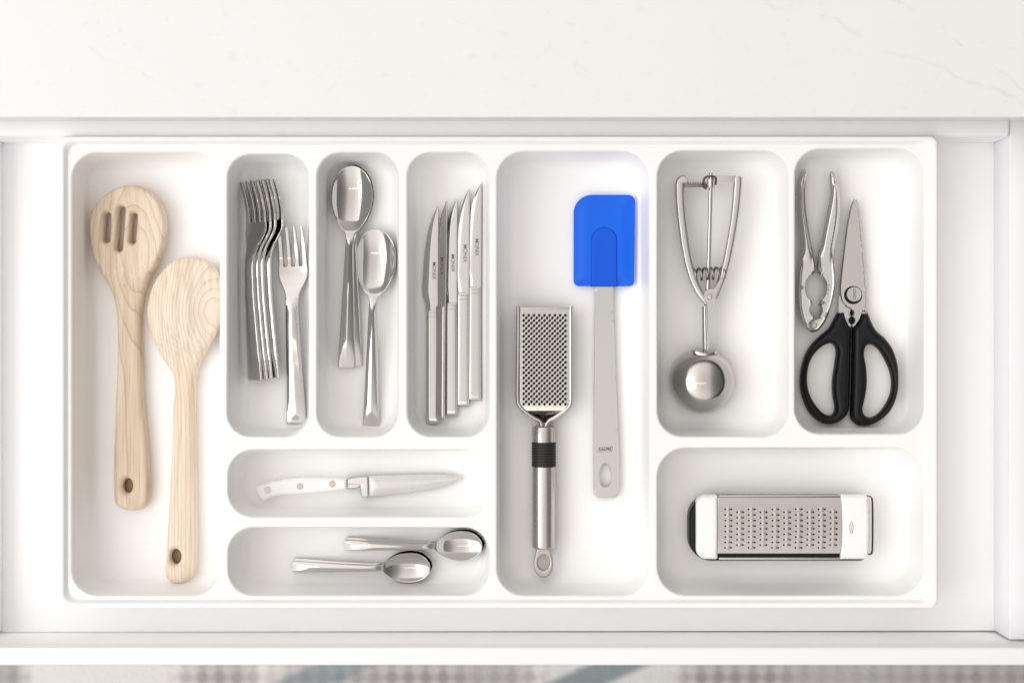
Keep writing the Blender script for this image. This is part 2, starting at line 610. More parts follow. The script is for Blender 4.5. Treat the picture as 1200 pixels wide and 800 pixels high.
# woven rug: small diamonds, wide pale and slate bands
m, nt, b = mat('woven_rug', (0.4, 0.4, 0.4), 0.9)
tc = nd(nt, 'ShaderNodeTexCoord').outputs['Object']
sp = nd(nt, 'ShaderNodeSeparateXYZ', {0: tc})
fx = 2 * math.pi / 0.050
a1 = mth(nt, 'SINE', mth(nt, 'MULTIPLY', mth(nt, 'ADD', sp.outputs[0], sp.outputs[1]), fx))
a2 = mth(nt, 'SINE', mth(nt, 'MULTIPLY', mth(nt, 'SUBTRACT', sp.outputs[0], sp.outputs[1]), fx))
dia = mth(nt, 'ADD', mth(nt, 'MULTIPLY', mth(nt, 'MULTIPLY', a1, a2), 0.5), 0.5)
skew = mth(nt, 'ADD', sp.outputs[0], mth(nt, 'MULTIPLY', sp.outputs[1], -1.3))
band_in = nd(nt, 'ShaderNodeMapRange', {'Value': sp.outputs[0], 'From Min': -0.75, 'From Max': 0.75, 'To Min': 0.0, 'To Max': 1.0}).outputs[0]
g0, g1, lt, sl = (0.50, 0.49, 0.485), (0.42, 0.41, 0.40), (0.74, 0.73, 0.72), (0.27, 0.32, 0.35)
skw = nd(nt, 'ShaderNodeMapRange', {'Value': mth(nt, 'ADD', sp.outputs[0], mth(nt, 'MULTIPLY', mth(nt, 'ADD', sp.outputs[1], 0.49), -2.2)), 'From Min': -0.75, 'From Max': 0.75, 'To Min': 0.0, 'To Max': 1.0}).outputs[0]
base = ramp(nt, band_in, [(0.0, g1), (0.02, g1), (0.035, lt), (0.17, lt), (0.20, g0), (0.24, g0), (0.26, lt), (0.30, g0), (0.50, g0), (0.53, lt), (0.655, lt), (0.68, g0), (0.84, g0), (1.0, g1)])
slate = ramp(nt, skw, [(0.27, (0, 0, 0)), (0.285, (0.8, 0.8, 0.8)), (0.33, (0.8, 0.8, 0.8)), (0.345, (0, 0, 0)), (0.535, (0, 0, 0)), (0.55, (1, 1, 1)), (0.595, (1, 1, 1)), (0.61, (0, 0, 0))])
base = nd(nt, 'ShaderNodeMix', {0: slate, 6: base, 7: (*sl, 1)}, data_type='RGBA').outputs[2]
plain = ramp(nt, band_in, [(0.03, (0, 0, 0)), (0.04, (1, 1, 1)), (0.165, (1, 1, 1)), (0.18, (0, 0, 0)), (0.52, (0, 0, 0)), (0.54, (0.9, 0.9, 0.9)), (0.65, (0.9, 0.9, 0.9)), (0.67, (0, 0, 0))])
wear = nd(nt, 'ShaderNodeTexNoise', {'Vector': tc, 'Scale': 9.0, 'Detail': 4.0}).outputs['Fac']
amp = mth(nt, 'MULTIPLY', mth(nt, 'SUBTRACT', 1.0, plain), ramp(nt, wear, [(0.32, (0.25, 0.25, 0.25)), (0.62, (1, 1, 1))]))
mod = nd(nt, 'ShaderNodeMix', {0: amp, 6: (1, 1, 1, 1), 7: ramp(nt, dia, [(0.2, (0.66, 0.65, 0.66)), (0.8, (1.12, 1.11, 1.10))])}, data_type='RGBA').outputs[2]
pile = nd(nt, 'ShaderNodeTexNoise', {'Vector': tc, 'Scale': 220.0, 'Detail': 3.0}).outputs['Fac']
cc = nd(nt, 'ShaderNodeMix', {0: 1.0, 6: base, 7: mod}, data_type='RGBA', blend_type='MULTIPLY').outputs[2]
nt.links.new(cc, b.inputs['Base Color'])
add_bump(nt, b, pile, 0.6, 0.004)
M['rug'] = m
M['floor'] = plastic('pale_floor', (0.55, 0.53, 0.50), 0.5)

# ---------------------------------------------------------------- setting: floor, rug, worktop, cabinet rail, drawer
ZFL = -0.86
fl = part('floor', box(-3, 3, -3, 1.5, ZFL - 0.05, ZFL), M['floor'])
tag(fl, kind='structure')
rug = part('rug', box(-1.1, 1.1, -1.35, -0.42, ZFL + 0.001, ZFL + 0.011, 0.004), M['rug'])
tag(rug, 'grey and slate diamond woven rug on the floor below the drawer', 'rug')

ZC = 0.028
yc = P(0, 138, ZC)[1]
wt = part('countertop', box(-1.1, 1.1, yc, yc + 0.55, ZC - 0.020, ZC, 0.0018, 4), M['quartz'])
tag(wt, 'white quartz countertop with faint grey veins above the drawer', 'countertop')
drawer = thing('drawer', 'open white kitchen drawer holding the utensil organiser', 'drawer', (0, 0, ZD - 0.012))
DOFF = (0, 0, ZD - 0.012)
xl_in, xr_in = P(4, 0, ZD)[0], P(1163.5, 0, ZD)[0]
yf_in = P(0, 740, ZD)[1]
yb_in = 0.1802
# bottom panel: its front edge leaves a gap that opens towards one end
V, F = box(xl_in - 0.012, xr_in + 0.018, yf_in, yb_in + 0.03, ZD - 0.012, ZD)
for v in V:
    if abs(v[1] - yf_in) < 1e-6:
        v[1] += 0.00005 if v[0] < 0 else 0.0014
part('bottom_panel', (V, F), M['laminate'], drawer, DOFF)
ztop_side = P(1182, 0, 0)[2]
zs = H - (xr_in / ((1182 - 600) * S)) * H
part('side_panel', box(xr_in + 0.0008, xr_in + 0.022, yf_in + 0.0018, yb_in + 0.034, ZD + 0.0002, zs, 0.0006), M['metal_side'], drawer, DOFF)
part('side_panel', box(xl_in - 0.016, xl_in - 0.0008, yf_in + 0.0018, yb_in + 0.034, ZD + 0.0002, zs - 0.02, 0.0006), M['metal_side'], drawer, DOFF)
zfr = H - H * abs(yf_in) / (357.5 * S)
yfo = P(0, 779.5, zfr)[1]
part('front_panel', box(-0.62, 0.62, yfo, yf_in - 0.0003, -0.17, zfr, 0.0022, 4), M['laminate'], drawer, DOFF)
part('back_panel', box(xl_in - 0.0004, xr_in + 0.0004, yb_in + 0.0005, yb_in + 0.034, ZD + 0.0002, -0.006, 0.003), M['laminate'], drawer, DOFF)

# ---------------------------------------------------------------- organiser
org = thing('utensil_organizer', 'white moulded plastic organizer tray with ten rounded compartments in the drawer', 'organizer', (0, 0, ZD))
OOFF = (0, 0, ZD)
COMP = {  # px at the top face: x0, x1, y0, y1, corner radius
    'wood': (85, 257, 179, 697, 30), 'fork': (267, 362, 181, 511, 28), 'spoon': (372, 467, 179, 511, 28), 'knife': (478, 574, 179, 511, 28),
    'paring': (268, 574, 527, 605, 30), 'tea': (268, 574, 618, 697, 30), 'middle': (583, 761, 178, 697, 32), 'scoop': (771, 925, 177, 511, 30),
    'scissor': (932, 1083, 175, 508, 30), 'grater': (771, 1083, 525, 697, 34)}


def comp_loop(c, g):
    x0, x1, y0, y1, r = c
    x0, x1, y0, y1, r = (x0 - 600) * S - g, (x1 - 600) * S + g, (400 - y1) * S - g, (400 - y0) * S + g, max(r * S + g, 0.006)
    return rrect(x0, x1, y0, y1, r, 12)


grow0 = 0.0022
land = rrect((83 - 600) * S - 0.0023, (1085 - 600) * S + 0.0023, (400 - 698.5) * S - 0.0023, (400 - 173) * S + 0.0023, 0.0105, 10)
LV, LF, _ = plate(land, [comp_loop(c, grow0) for c in COMP.values()], lambda xy, d: (np.zeros(len(xy)), np.full(len(xy), -0.0022)), 0.02)
lipprof = [(0.0, 0.0), (0.0006, 0.0003), (0.0012, 0.0012), (0.0024, 0.0030), (0.0030, 0.0037), (0.0040, 0.0040), (0.0058, 0.0040), (0.0066, 0.0037), (0.0070, 0.0030), (0.0076, ZD + 0.0007), (0.0058, ZD + 0.0007), (0.0050, 0.0020)]
nl = None; VV, FF = [], []
for i, (g, z) in enumerate(lipprof):
    l = rrect((83 - 600) * S - 0.0023 - g, (1085 - 600) * S + 0.0023 + g, (400 - 698.5) * S - 0.0023 - g, (400 - 173) * S + 0.0023 + g, 0.0105 - min(g, 0.0068) * 0.6, 10)
    nl = len(l)
    VV.append(np.column_stack([l, np.full(nl, z)]))
for i in range(len(lipprof) - 1):
    for k in range(nl):
        FF.append((i * nl + k, i * nl + (k + 1) % nl, (i + 1) * nl + (k + 1) % nl, (i + 1) * nl + k))
part('rim', (*join((LV, LF), (np.vstack(VV), FF)), 60), M['tray'], org, OOFF)

DEPTH = -ZF
prof = [(grow0, 0.0), (grow0 - 0.0003, 0.0), (0.0013, -0.0002), (0.0006, -0.0008), (0.0001, -0.0018), (-0.0002, -0.0032)]
draft, fr = 0.0032, 0.011
prof += [(-0.0002 - draft * k / 4, -0.0032 - (DEPTH - fr - 0.0032) * k / 4) for k in range(1, 5)]
b0 = prof[-1]
for k in range(1, 9):
    a = math.pi / 2 * k / 8
    prof.append((b0[0] - fr * (1 - math.cos(a)), b0[1] - fr * math.sin(a)))
prof.append((prof[-1][0] - 0.003, prof[-1][1]))
for c in COMP.values():
    VV, FF = [], []
    for g, z in prof:
        l = comp_loop(c, g); nl = len(l)
        VV.append(np.column_stack([l, np.full(nl, z)]))
    nr = len(prof)
    for i in range(nr - 1):
        for k in range(nl):
            FF.append((i * nl + k, i * nl + (k + 1) % nl, (i + 1) * nl + (k + 1) % nl, (i + 1) * nl + k))
    FF.append(tuple((nr - 1) * nl + k for k in range(nl)))
    me = new_mesh('compartment', np.vstack(VV) - np.array(OOFF), FF, 60)
    part('compartment', me, M['tray'], org)

# ---------------------------------------------------------------- wooden spoons
zw = ZF + 0.008
SL = [(151.8, 217.6), (170.6, 220.6), (185.6, 231.8), (194.2, 246.8), (197.2, 263.7), (194.9, 286.2), (187.4, 308.7), (176.8, 327.4), (170.6, 344.3), (166.8, 364.9), (166.1, 387.4), (166.8, 412), (167.8, 440), (169.4, 475), (172.4, 505), (175.0, 538.7), (176.2, 572), (173.6, 588), (166, 596.2), (153, 598), (140, 594), (134.3, 585), (133.4, 557), (134.8, 510), (136.2, 466), (138, 425), (138, 384), (136, 361), (131.2, 342.4), (121.8, 323.7), (112.5, 301.2), (108.7, 278.7), (109, 256), (116.2, 239.3), (131.2, 225.5)]
c0 = P(152, 410, ZF)
outl = PX(smooth(SL, 5), zw)
slots = [PX(capsule((128.9, 253), (127.6, 282), 3.1), zw), PX(capsule((145.6, 246), (142.3, 292), 3.2), zw), PX(capsule((159.9, 253.5), (157.8, 283), 3.0), zw)]
hole = PX(ell(150.6, 568.5, 5.4, 8.4, 22), zw)
hc = P(152, 268, zw)[:2]


def z_slotted(xy, d):
    y = xy[:, 1]
    head = np.clip((y - P(0, 345, zw)[1]) / 0.035, 0, 1); head = head * head * (3 - 2 * head)
    rr = 0.0062 * (1 - head) + 0.0036 * head
    k = rnd(d, rr)
    hcut = np.minimum(1, 0.15 + k * 0.85)
    q = ((xy[:, 0] - hc[0]) / 0.034) ** 2 + ((y - hc[1]) / 0.046) ** 2
    dish = np.clip(1 - q, 0, 1)
    mid = ZF + 0.0068 + head * 0.0058
    half = (0.0062 * (1 - head) + 0.0078 * head)
    return mid + half * hcut - 0.0035 * dish * head, mid - half * hcut - 0.0042 * dish * head


M['wood_a'] = wood('beech_spoon_wood', P(163, 300, zw)[0] - c0[0], P(0, 298, zw)[1] - c0[1], 0.030, 0.060, 210, (0.74, 0.62, 0.495), (0.69, 0.565, 0.44), (0.58, 0.45, 0.33), 0.007)
M['wood_b'] = wood('pale_spoon_wood', P(246, 366, zw)[0] - c0[0] - 0.045, P(0, 366, zw)[1] - c0[1] + 0.06, 0.030, 0.036, 330, (0.82, 0.70, 0.545), (0.76, 0.62, 0.465), (0.60, 0.43, 0.29), 0.004)
t = thing('wooden_spoon', 'slotted wooden spoon with three slots in its head', 'wooden spoon', c0, group='wooden spoons')
part('spoon_body', plate(outl, slots + [hole], z_slotted, 0.0024, (0.0005, 0.0013, 0.0024, 0.0036, 0.0050), 0.0014, None, 50), M['wood_a'], t, c0)

SP = [(219.3, 301.2), (240, 304.5), (254, 315), (261, 332), (262.5, 352), (260, 373), (254.5, 391), (243.7, 410), (234, 428), (229.6, 445), (228.5, 468), (228.8, 500), (229.6, 540), (230.4, 611), (230.6, 655), (228, 671.5), (218.5, 680.5), (205.5, 682.8), (196, 678.3), (193.4, 668), (194.8, 647.5), (197.7, 593), (200.6, 538.7), (202.4, 484), (204.3, 455), (203.0, 440), (196.8, 428.6), (187.4, 413.6), (177.5, 388), (173.8, 365), (178.5, 342), (187.4, 323.7), (201, 308.7)]
c1 = P(212, 480, ZF)
zw2 = ZF + 0.010
outl = PX(smooth(SP, 5), zw2)
hole = PX(ell(206.0, 651.8, 6.2, 8.8, 22), zw2)
hc2 = P(219, 358, zw2)[:2]


def z_spoon(xy, d):
    y = xy[:, 1]
    head = np.clip((y - P(0, 440, zw2)[1]) / 0.035, 0, 1); head = head * head * (3 - 2 * head)
    rr = 0.0062 * (1 - head) + 0.0045 * head
    hcut = 0.15 + 0.85 * rnd(d, rr)
    q = ((xy[:, 0] - hc2[0]) / 0.036) ** 2 + ((y - hc2[1]) / 0.048) ** 2
    dish = np.clip(1 - q, 0, 1)
    mid = ZF + 0.0070 + head * 0.0055
    half = 0.0064 * (1 - head) + 0.0045 * head
    return mid + half * hcut + 0.0075 * dish * head, mid - half * hcut + 0.004 * dish * head


t2 = thing('wooden_spoon', 'plain pale wooden spoon lying back up beside the slotted one', 'wooden spoon', c1, group='wooden spoons')
M['wood_b'] = wood('pale_spoon_wood', P(247, 366, zw2)[0] - c1[0], P(0, 364, zw2)[1] - c1[1], 0.028, 0.040, 430, (0.79, 0.70, 0.59), (0.745, 0.645, 0.53), (0.64, 0.52, 0.40), 0.003)
part('spoon_body', plate(outl, [hole], z_spoon, 0.0024, (0.0005, 0.0013, 0.0024, 0.0036, 0.0050), 0.0014, None, 50), M['wood_b'], t2, c1)

M['hole_shade'] = wood('painted_hole_shade', 0.0, 0.0, 0.01, 0.02, 300, (0.22, 0.14, 0.08), (0.18, 0.11, 0.06), (0.12, 0.07, 0.04), 0.003)  # dark brown puts the handle holes' shade into the colour of an added disc
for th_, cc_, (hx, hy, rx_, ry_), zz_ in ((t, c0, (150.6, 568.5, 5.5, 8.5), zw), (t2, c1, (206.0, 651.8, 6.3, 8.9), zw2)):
    part('hole_shade_disc', plate(PX(ell(hx, hy, rx_, ry_, 22), zz_), [], slab(ZF + 0.0022, ZF + 0.0045, 0.0002), 0.003), M['hole_shade'], th_, cc_)

# ---------------------------------------------------------------- cutlery
U = 0.000772             # one photograph pixel at the height of the cutlery


def ridge_handle(s, t, s0, s1, h):
    """two long facets that meet in a ridge, dying out at the flat end"""
    k = np.clip((s - s0) / 12, 0, 1) * np.clip((s1 - 6 - s) / 26, 0, 1)
    return h * k * (1 - np.abs(t)) + h * 0.25 * (1 - np.abs(t) ** 4)


def make_fork():
    wid = curve1([0, 20, 42, 52, 58, 66, 74, 82, 92, 110, 150, 232], [15.6, 16.4, 17.2, 17.6, 17.2, 14.2, 10.4, 8.2, 7.7, 8.0, 9.0, 12.0])
    zc = curve1([0, 12, 25, 40, 52, 66, 82, 96, 120, 160, 200, 232], [0.0105, 0.0068, 0.0037, 0.0016, 0.0015, 0.0038, 0.0076, 0.0092, 0.0088, 0.0064, 0.0034, 0.0012])
    root = 46.0
    cen = lambda k, s: k * (9.0 + 0.35 * s / root)
    hw = lambda s: 2.05 + 0.85 * np.clip(s / root, 0, 1) ** 0.8
    pts = []
    for s in np.linspace(232, 48, 60):
        pts.append((wid(s), s))
    for k in (1.5, 0.5, -0.5, -1.5):
        for s in np.linspace(44, 3, 16):
            pts.append((cen(k, s) + hw(s), s))
        for a in np.linspace(0.2, math.pi - 0.2, 6):
            pts.append((cen(k, 1.5) + hw(1.5) * math.cos(a), 2.0 - 2.0 * math.sin(a)))
        for s in np.linspace(3, 44, 16):
            pts.append((cen(k, s) - hw(s), s))
        if k > -1.5:
            a0, a1 = cen(k, 44) - hw(44), cen(k - 1, 44) + hw(44)
            for a in np.linspace(0, math.pi, 7)[1:-1]:
                pts.append(((a0 + a1) / 2 + (a0 - a1) / 2 * math.cos(a), 44 + 2.2 * math.sin(a)))
    for s in np.linspace(48, 232, 60):
        pts.append((-wid(s), s))
    pts = np.array([(x * U, (116 - s) * U) for x, s in pts])

    def zf(xy, d):
        s = 116 - xy[:, 1] / U; tt = np.clip(xy[:, 0] / U / wid(s), -1, 1)
        z = zc(s) + 0.0012 * tt ** 2 * np.clip((75 - s) / 30, 0, 1)
        th = 0.0011 * (0.15 + 0.85 * rnd(d, 0.0008))
        rg = np.where(s > 84, ridge_handle(s, tt, 86, 232, 0.0018), 0)
        return z + th + rg, z - th
    return plate(pts, [], zf, 0.0016, (0.0003, 0.0007), 0.0012, None, 24)


def make_spoon(bl, bw, L, neck, endw, depth, k=1.0):
    """bl bowl length, bw bowl half width, L length (px); local y along the handle, bowl at +y"""
    def wid(s):
        q = s / bl
        if s < bl:
            base = bw * (max(0.0, 1 - abs((q - 0.46) / 0.46) ** 2.15) ** 0.5 if q < 0.46 else max(0.0, 1 - ((q - 0.46) / 0.60) ** 2.0) ** 0.80)
        else:
            base = 0
        hs = s - bl
        hnd = neck + (endw - neck) * max(0, hs / (L - bl)) ** 1.1 if hs > -0.14 * bl else 0
        return max(base, hnd, 0.25)
    rows = list(bl * 0.46 * (1 - np.cos(np.linspace(0, math.pi / 2, 22)))) + list(np.linspace(bl * 0.46, bl * 1.12, 30)[1:]) + list(np.linspace(bl * 1.12, L, 46)[1:])
    ws = np.array([wid(s) for s in rows])
    for _ in range(2):
        sm = ws.copy(); sm[24:-1] = 0.25 * ws[23:-2] + 0.5 * ws[24:-1] + 0.25 * ws[25:]; ws = sm
    W = lambda s: np.interp(s, rows, ws)
    rim = curve1([0, bl * 0.35, bl * 0.8, bl * 1.02, bl * 1.2, bl + (L - bl) * 0.4, bl + (L - bl) * 0.8, L], np.array([0.0098, 0.0086, 0.0092, 0.0120, 0.0138, 0.0108, 0.0045, 0.0014]) * k)
    D = lambda s: depth * max(0.0, 1 - ((s - bl * 0.44) / (bl * (0.44 if s < bl * 0.44 else 0.54))) ** 2)

    def zt(s, t):
        z = rim(s) - D(s) * (1 - t ** 2)
        z = z + np.clip((s - bl) / 8, 0, 1) * ridge_handle(s, t, bl * 1.06, L, 0.0019 * k)
        return z + 0.0008 - 0.0009 * np.interp(np.abs(t), [0, 0.925, 0.972, 1], [0, 0, 0.22, 1])
    def zb(s, t):
        return rim(s) - D(s) * (1 - t ** 2) - 0.0008 + 0 * t
    return ribbon(rows, 29, lambda s: -W(s) * U, lambda s: W(s) * U, lambda s: (L / 2 - s) * U, zt, zb)


fork_me = new_mesh('fork_body', *make_fork())
spoon_me = new_mesh('spoon_body', *make_spoon(78, 24.6, 235, 4.6, 10.4, 0.0078))
tea_me = new_mesh('spoon_body', *make_spoon(55, 17.6, 162, 3.6, 6.6, 0.0058, 0.72))


def place(me, partname, name, label, cat, group, top, end, L, zbase, roll=0.0, pitch=0.0, m=None):
    """put a piece of cutlery with its far end at pixel `top` and its handle end at pixel `end`"""
    zc = zbase + 0.008
    a, b_ = P(*top, zc), P(*end, zc)
    d = a - b_
    ang = math.atan2(d[1], d[0]) - math.pi / 2
    c = (a + b_) / 2
    R = Matrix.Rotation(ang, 4, 'Z') @ Matrix.Rotation(pitch, 4, 'X') @ Matrix.Rotation(roll, 4, 'Y')
    o = thing(name, label, cat, (c[0], c[1], zbase), R.to_euler(), group)
    part(partname, me, m or M['polished'], o)
    return o


def settle(o, z):
    """lower or raise a thing so that its lowest point is at z"""
    bpy.context.view_layer.update()
    lo = 1e9
    for ch in o.children:
        mw = ch.matrix_world
        n = len(ch.data.vertices)
        co = np.empty(n * 3); ch.data.vertices.foreach_get('co', co); co = co.reshape(-1, 3)
        w = co @ np.array(mw.to_3x3()).T + np.array(mw.translation)
        lo = min(lo, w[:, 2].min())
    o.location.z += z - lo


rl = -math.radians(40)
fork_spots = [((303, 214), (300.5, 446), 'front fork of the leaning stack, its whole face showing'),
              ((309, 213), (306.8, 444), 'second fork of the leaning stack, a sliver behind the front one'),
              ((314.5, 212), (312.4, 443), 'third fork of the leaning stack, mostly hidden behind two others'),
              ((323.0, 213), (320.5, 441), 'rearmost fork of the leaning stack, its tines standing apart')]
for top, end, lab in fork_spots:
    o = place(fork_me, 'fork_body', 'dinner_fork', lab, 'fork', 'dinner forks', top, end, 232, ZF, rl)
    settle(o, ZF + 0.0004)
o = place(fork_me, 'fork_body', 'dinner_fork', 'single steel fork lying flat beside the stack of forks', 'fork', 'dinner forks', (342, 266), (347, 497), 232, ZF, -math.radians(6))
settle(o, ZF + 0.0004)

o = place(spoon_me, 'spoon_body', 'table_spoon', 'lower steel spoon nested under the upper tablespoon, only its handle edge showing', 'spoon', 'table spoons', (414.5, 195), (413.5, 427.5), 235, ZF, 0)
settle(o, ZF + 0.0004)
o = place(spoon_me, 'spoon_body', 'table_spoon', 'upper tablespoon at the far end of its compartment, lying on another spoon', 'spoon', 'table spoons', (413.5, 194.5), (405.5, 431), 235, ZF, math.radians(2))
settle(o, ZF + 0.0030)
o = place(spoon_me, 'spoon_body', 'table_spoon', 'steel tablespoon lying nearer the front, its bowl overlapping the other spoon\'s neck', 'spoon', 'table spoons', (441.5, 269), (434.5, 504), 235, ZF, -math.radians(3))
settle(o, ZF + 0.0004)

tea = [((567.5, 637), (406, 636), ZF + 0.0004, 'lower teaspoon of the pair whose bowls touch the compartment end'),
       ((564.5, 639), (404, 639), ZF + 0.0030, 'upper teaspoon of the pair whose bowls touch the compartment end'),
       ((505, 662), (346, 661), ZF + 0.0004, 'lower teaspoon of the pair lying nearer the drawer front'),
       ((502.5, 664.5), (344.5, 664), ZF + 0.0030, 'upper teaspoon of the pair lying nearer the drawer front')]
for top, end, z, lab in tea:
    o = place(tea_me, 'spoon_body', 'teaspoon', lab, 'teaspoon', 'teaspoons', top, end, 162, ZF, 0, 0)
    settle(o, z)


# table knives
def make_knife():
    # s = distance from the tip in px; spine at +x, cutting edge at -x
    spine = curve1([0, 12, 40, 112, 124], [8.0, 8.2, 8.1, 7.7, 7.4])
    cut = curve1([0, 5, 15, 30, 50, 75, 98, 104, 110, 116, 124], [7.7, 4.6, 0.2, -4.4, -7.6, -9.8, -11.2, -11.0, -9.2, -7.6, -7.2])
    rows = list(np.linspace(0, 6, 8)) + list(np.linspace(6, 124, 119)[1:])
    ser = lambda s: 0.55 * (abs((s / 3.4) % 1 - 0.5) * 2 - 0.5) if 46 < s < 92 else 0.0
    th = lambda s: 0.0008 + 0.0006 * min(1, s / 40)
    zt = lambda s, t: th(s) * np.clip(0.15 + 1.2 * (t + 1), 0.15, 1) * np.clip(0.35 + 8 * (1 - t), 0.35, 1)
    zb = lambda s, t: -zt(s, t)
    blade = ribbon(rows, 15, lambda s: (cut(s) + ser(s)) * U, lambda s: spine(s) * U, lambda s: (128 - s) * U, zt, zb)
    hl = curve1([122, 140, 200, 256], [7.0, 7.1, 7.3, 7.6])
    rows = [122, 122.6, 123.5] + list(np.linspace(125, 254.5, 40)) + [255.4, 256]
    hz = lambda s: 0.0023 * min(1.0, 0.45 + 0.55 * min((s - 121.6) / 2.2, (256.4 - s) / 2.2))
    zt = lambda s, t: hz(s) * (0.30 + 0.70 * (1 - np.abs(t) ** 5) ** 0.6)
    handle = ribbon(rows, 17, lambda s: -hl(s) * U, lambda s: hl(s) * U, lambda s: (128 - s) * U, zt, lambda s, t: -zt(s, t))
    cols = []
    for s0 in (124.5, 129.0):
        rows = [s0, s0 + 0.4, s0 + 1.3, s0 + 1.7]
        g = [0.0, 1.0, 1.0, 0.0]
        zz = lambda s, t: (0.0024 + 0.0004 * np.interp(s, rows, g)) * (0.32 + 0.70 * (1 - np.abs(t) ** 5) ** 0.6)
        cols.append(ribbon(rows, 17, lambda s: -hl(s) * U * 1.03, lambda s: hl(s) * U * 1.03, lambda s: (128 - s) * U, zz, lambda s, t: -zz(s, t)))
    return blade, handle, cols


kb, kh, kc = make_knife()
kb_me = new_mesh('blade', *kb); kh_me = new_mesh('handle', *kh); kc_me = [new_mesh('collar', *c) for c in kc]
txt = text_mesh('MONIX', 6.2 * U, 0.00004)
knives = [((505.6, 241), (506.4, 497), 5, 'leftmost table knife, its serrated blade showing broadest'),
          ((517.5, 236), (515.0, 491), 40, 'second table knife in the row, only a thin strip showing'),
          ((527.8, 232), (528.4, 488), 7, 'middle table knife of the leaning row of five'),
          ((542.3, 219), (542.4, 478), 6, 'fourth table knife in the row, between the middle and last knives'),
          ((556.2, 213), (556.2, 470), 5, 'last table knife in the row, reaching furthest towards the countertop')]
for (tx, ty), end, rr, lab in knives:
    zc = ZF + 0.010
    a, b_ = P(tx, ty, zc), P(*end, zc)
    d = a - b_; c = (a + b_) / 2
    R = Matrix.Rotation(math.atan2(d[1], d[0]) - math.pi / 2, 4, 'Z') @ Matrix.Rotation(-math.radians(rr), 4, 'Y')
    o = thing('table_knife', lab, 'knife', (c[0], c[1], ZF), R.to_euler(), 'table knives')
    bl_o = part('blade', kb_me, M['polished'], o)
    tx_o = part('lettering', txt, M['ink'], bl_o)
    tx_o.location = (2.6 * U, (128 - 76) * U, 0.00145); tx_o.rotation_euler = (0, 0, -math.pi / 2)
    part('handle', kh_me, M['polished'], o)
    for cm in kc_me:
        part('collar', cm, M['polished'], o)
    settle(o, ZF + 0.0004)

# ---------------------------------------------------------------- paring knife
c = P(420, 570, ZF)
t = thing('paring_knife', 'small paring knife with white three-rivet handle', 'knife', c)
zk = ZF + 0.006
HD = [(299.9, 570), (299.9, 570), (307.5, 566.6), (322.7, 562.5), (340.2, 559.6), (360, 558.4), (383.3, 559), (406.9, 560), (406.9, 560), (407.5, 572.4), (407.5, 572.4), (383.3, 575.6), (360, 577.7), (336.7, 578.6), (325, 580), (315.7, 583.5), (309.3, 585.6), (309.3, 585.6), (304, 580)]
part('handle', plate(PX(smooth(HD, 5), zk), [], slab(ZF + 0.0004, ZF + 0.0125, 0.0028), 0.003, RG(0.0028), 0.0015), M['white_handle'], t, c)
for px, py in ((313.7, 573.8), (351.5, 569.5), (389.5, 566.8)):
    p = P(px, py, ZF + 0.0127)
    part('rivet', lathe([(0, 0.0032), (0.8, 0.0032), (1, 0.0028)], (p[0], p[1], ZF + 0.010), (p[0], p[1], ZF + 0.0128), 20), M['rivet'], t, c)
BO = [(407, 560), (423, 557.6), (431, 557.2), (431.8, 582), (424.2, 582), (422.4, 570.2), (418, 571.3), (407, 572.4)]
part('bolster', plate(PX(BO, zk), [], slab(ZF + 0.0030, ZF + 0.0100, 0.0008), 0.003, RG(0.0008), 0.002), M['blade'], t, c)
part('tang_groove', box(P(408, 0, zk)[0], P(420, 0, zk)[0], P(0, 567.3, zk)[1], P(0, 565.6, zk)[1], ZF + 0.0085, ZF + 0.01012), M['rivet'], t, c)
BL = [(431.9, 557.2), (450, 556.7), (468, 556.4), (490, 555.7), (509, 555.3), (526.7, 556), (541.8, 559.2), (532.5, 564.8), (520.8, 569), (503.3, 573), (480, 576.3), (456.7, 579), (431.9, 581.6)]


def z_blade(xy, d):
    top = np.clip(d / 0.006, 0, 1)
    return ZF + 0.0058 + 0.0008 * top, ZF + 0.0054 - 0.0008 * top


part('blade', plate(PX(opensmooth(BL, 4), zk), [], z_blade, 0.0025, (0.0006, 0.002), 0.002), M['blade'], t, c)

# ---------------------------------------------------------------- hand grater
c = P(637, 520, ZF)
t = thing('hand_grater', 'steel hand grater with ribbed black grip and hanging loop', 'grater', c)
zg = ZF + 0.016
xL, xR = 607.3, 669.0
rail_pts = {}
for sd, name in ((-1, 'left'), (1, 'right')):
    x = xL if sd < 0 else xR
    pth = [(x, 358.5), (x, 400), (x - 0.6 * (sd < 0), 440), (x - 0.6 * (sd < 0), 468), (x - sd * 1.2, 474.5), (x - sd * 5.5, 479.5), (638.0 + sd * 13, 488.5), (638.0 + sd * 6, 492.5), (637.4 + sd * 3.0, 497), (637.2 + sd * 2.6, 504)]
    z = [zg, zg, zg, zg, zg, zg - 0.0005, zg - 0.003, zg - 0.004, zg - 0.0045, zg - 0.0045]
    pth = opensmooth([P(a, b_, q) for (a, b_), q in zip(pth, z)], 6)
    part('frame_wire', tube(pth, 0.0019, n=12), M['polished'], t, c)
holes, hcen = [], []
for j in range(35):
    y = 369.4 + j * 3.06
    n = 9 if j % 2 == 0 else 8
    for i in range(n):
        x = 613.6 + i * 6.12 + (3.06 if j % 2 else 0)
        hcen.append((x, y))
zsht = zg + 0.0004
hcw = PX(hcen, zsht)
holes = [ell(x, y, 0.00126, 0.00140, 8) for x, y in hcw]
extra = np.vstack([ell(x, y, 0.00168, 0.0018, 8, 0.39) for x, y in hcw])


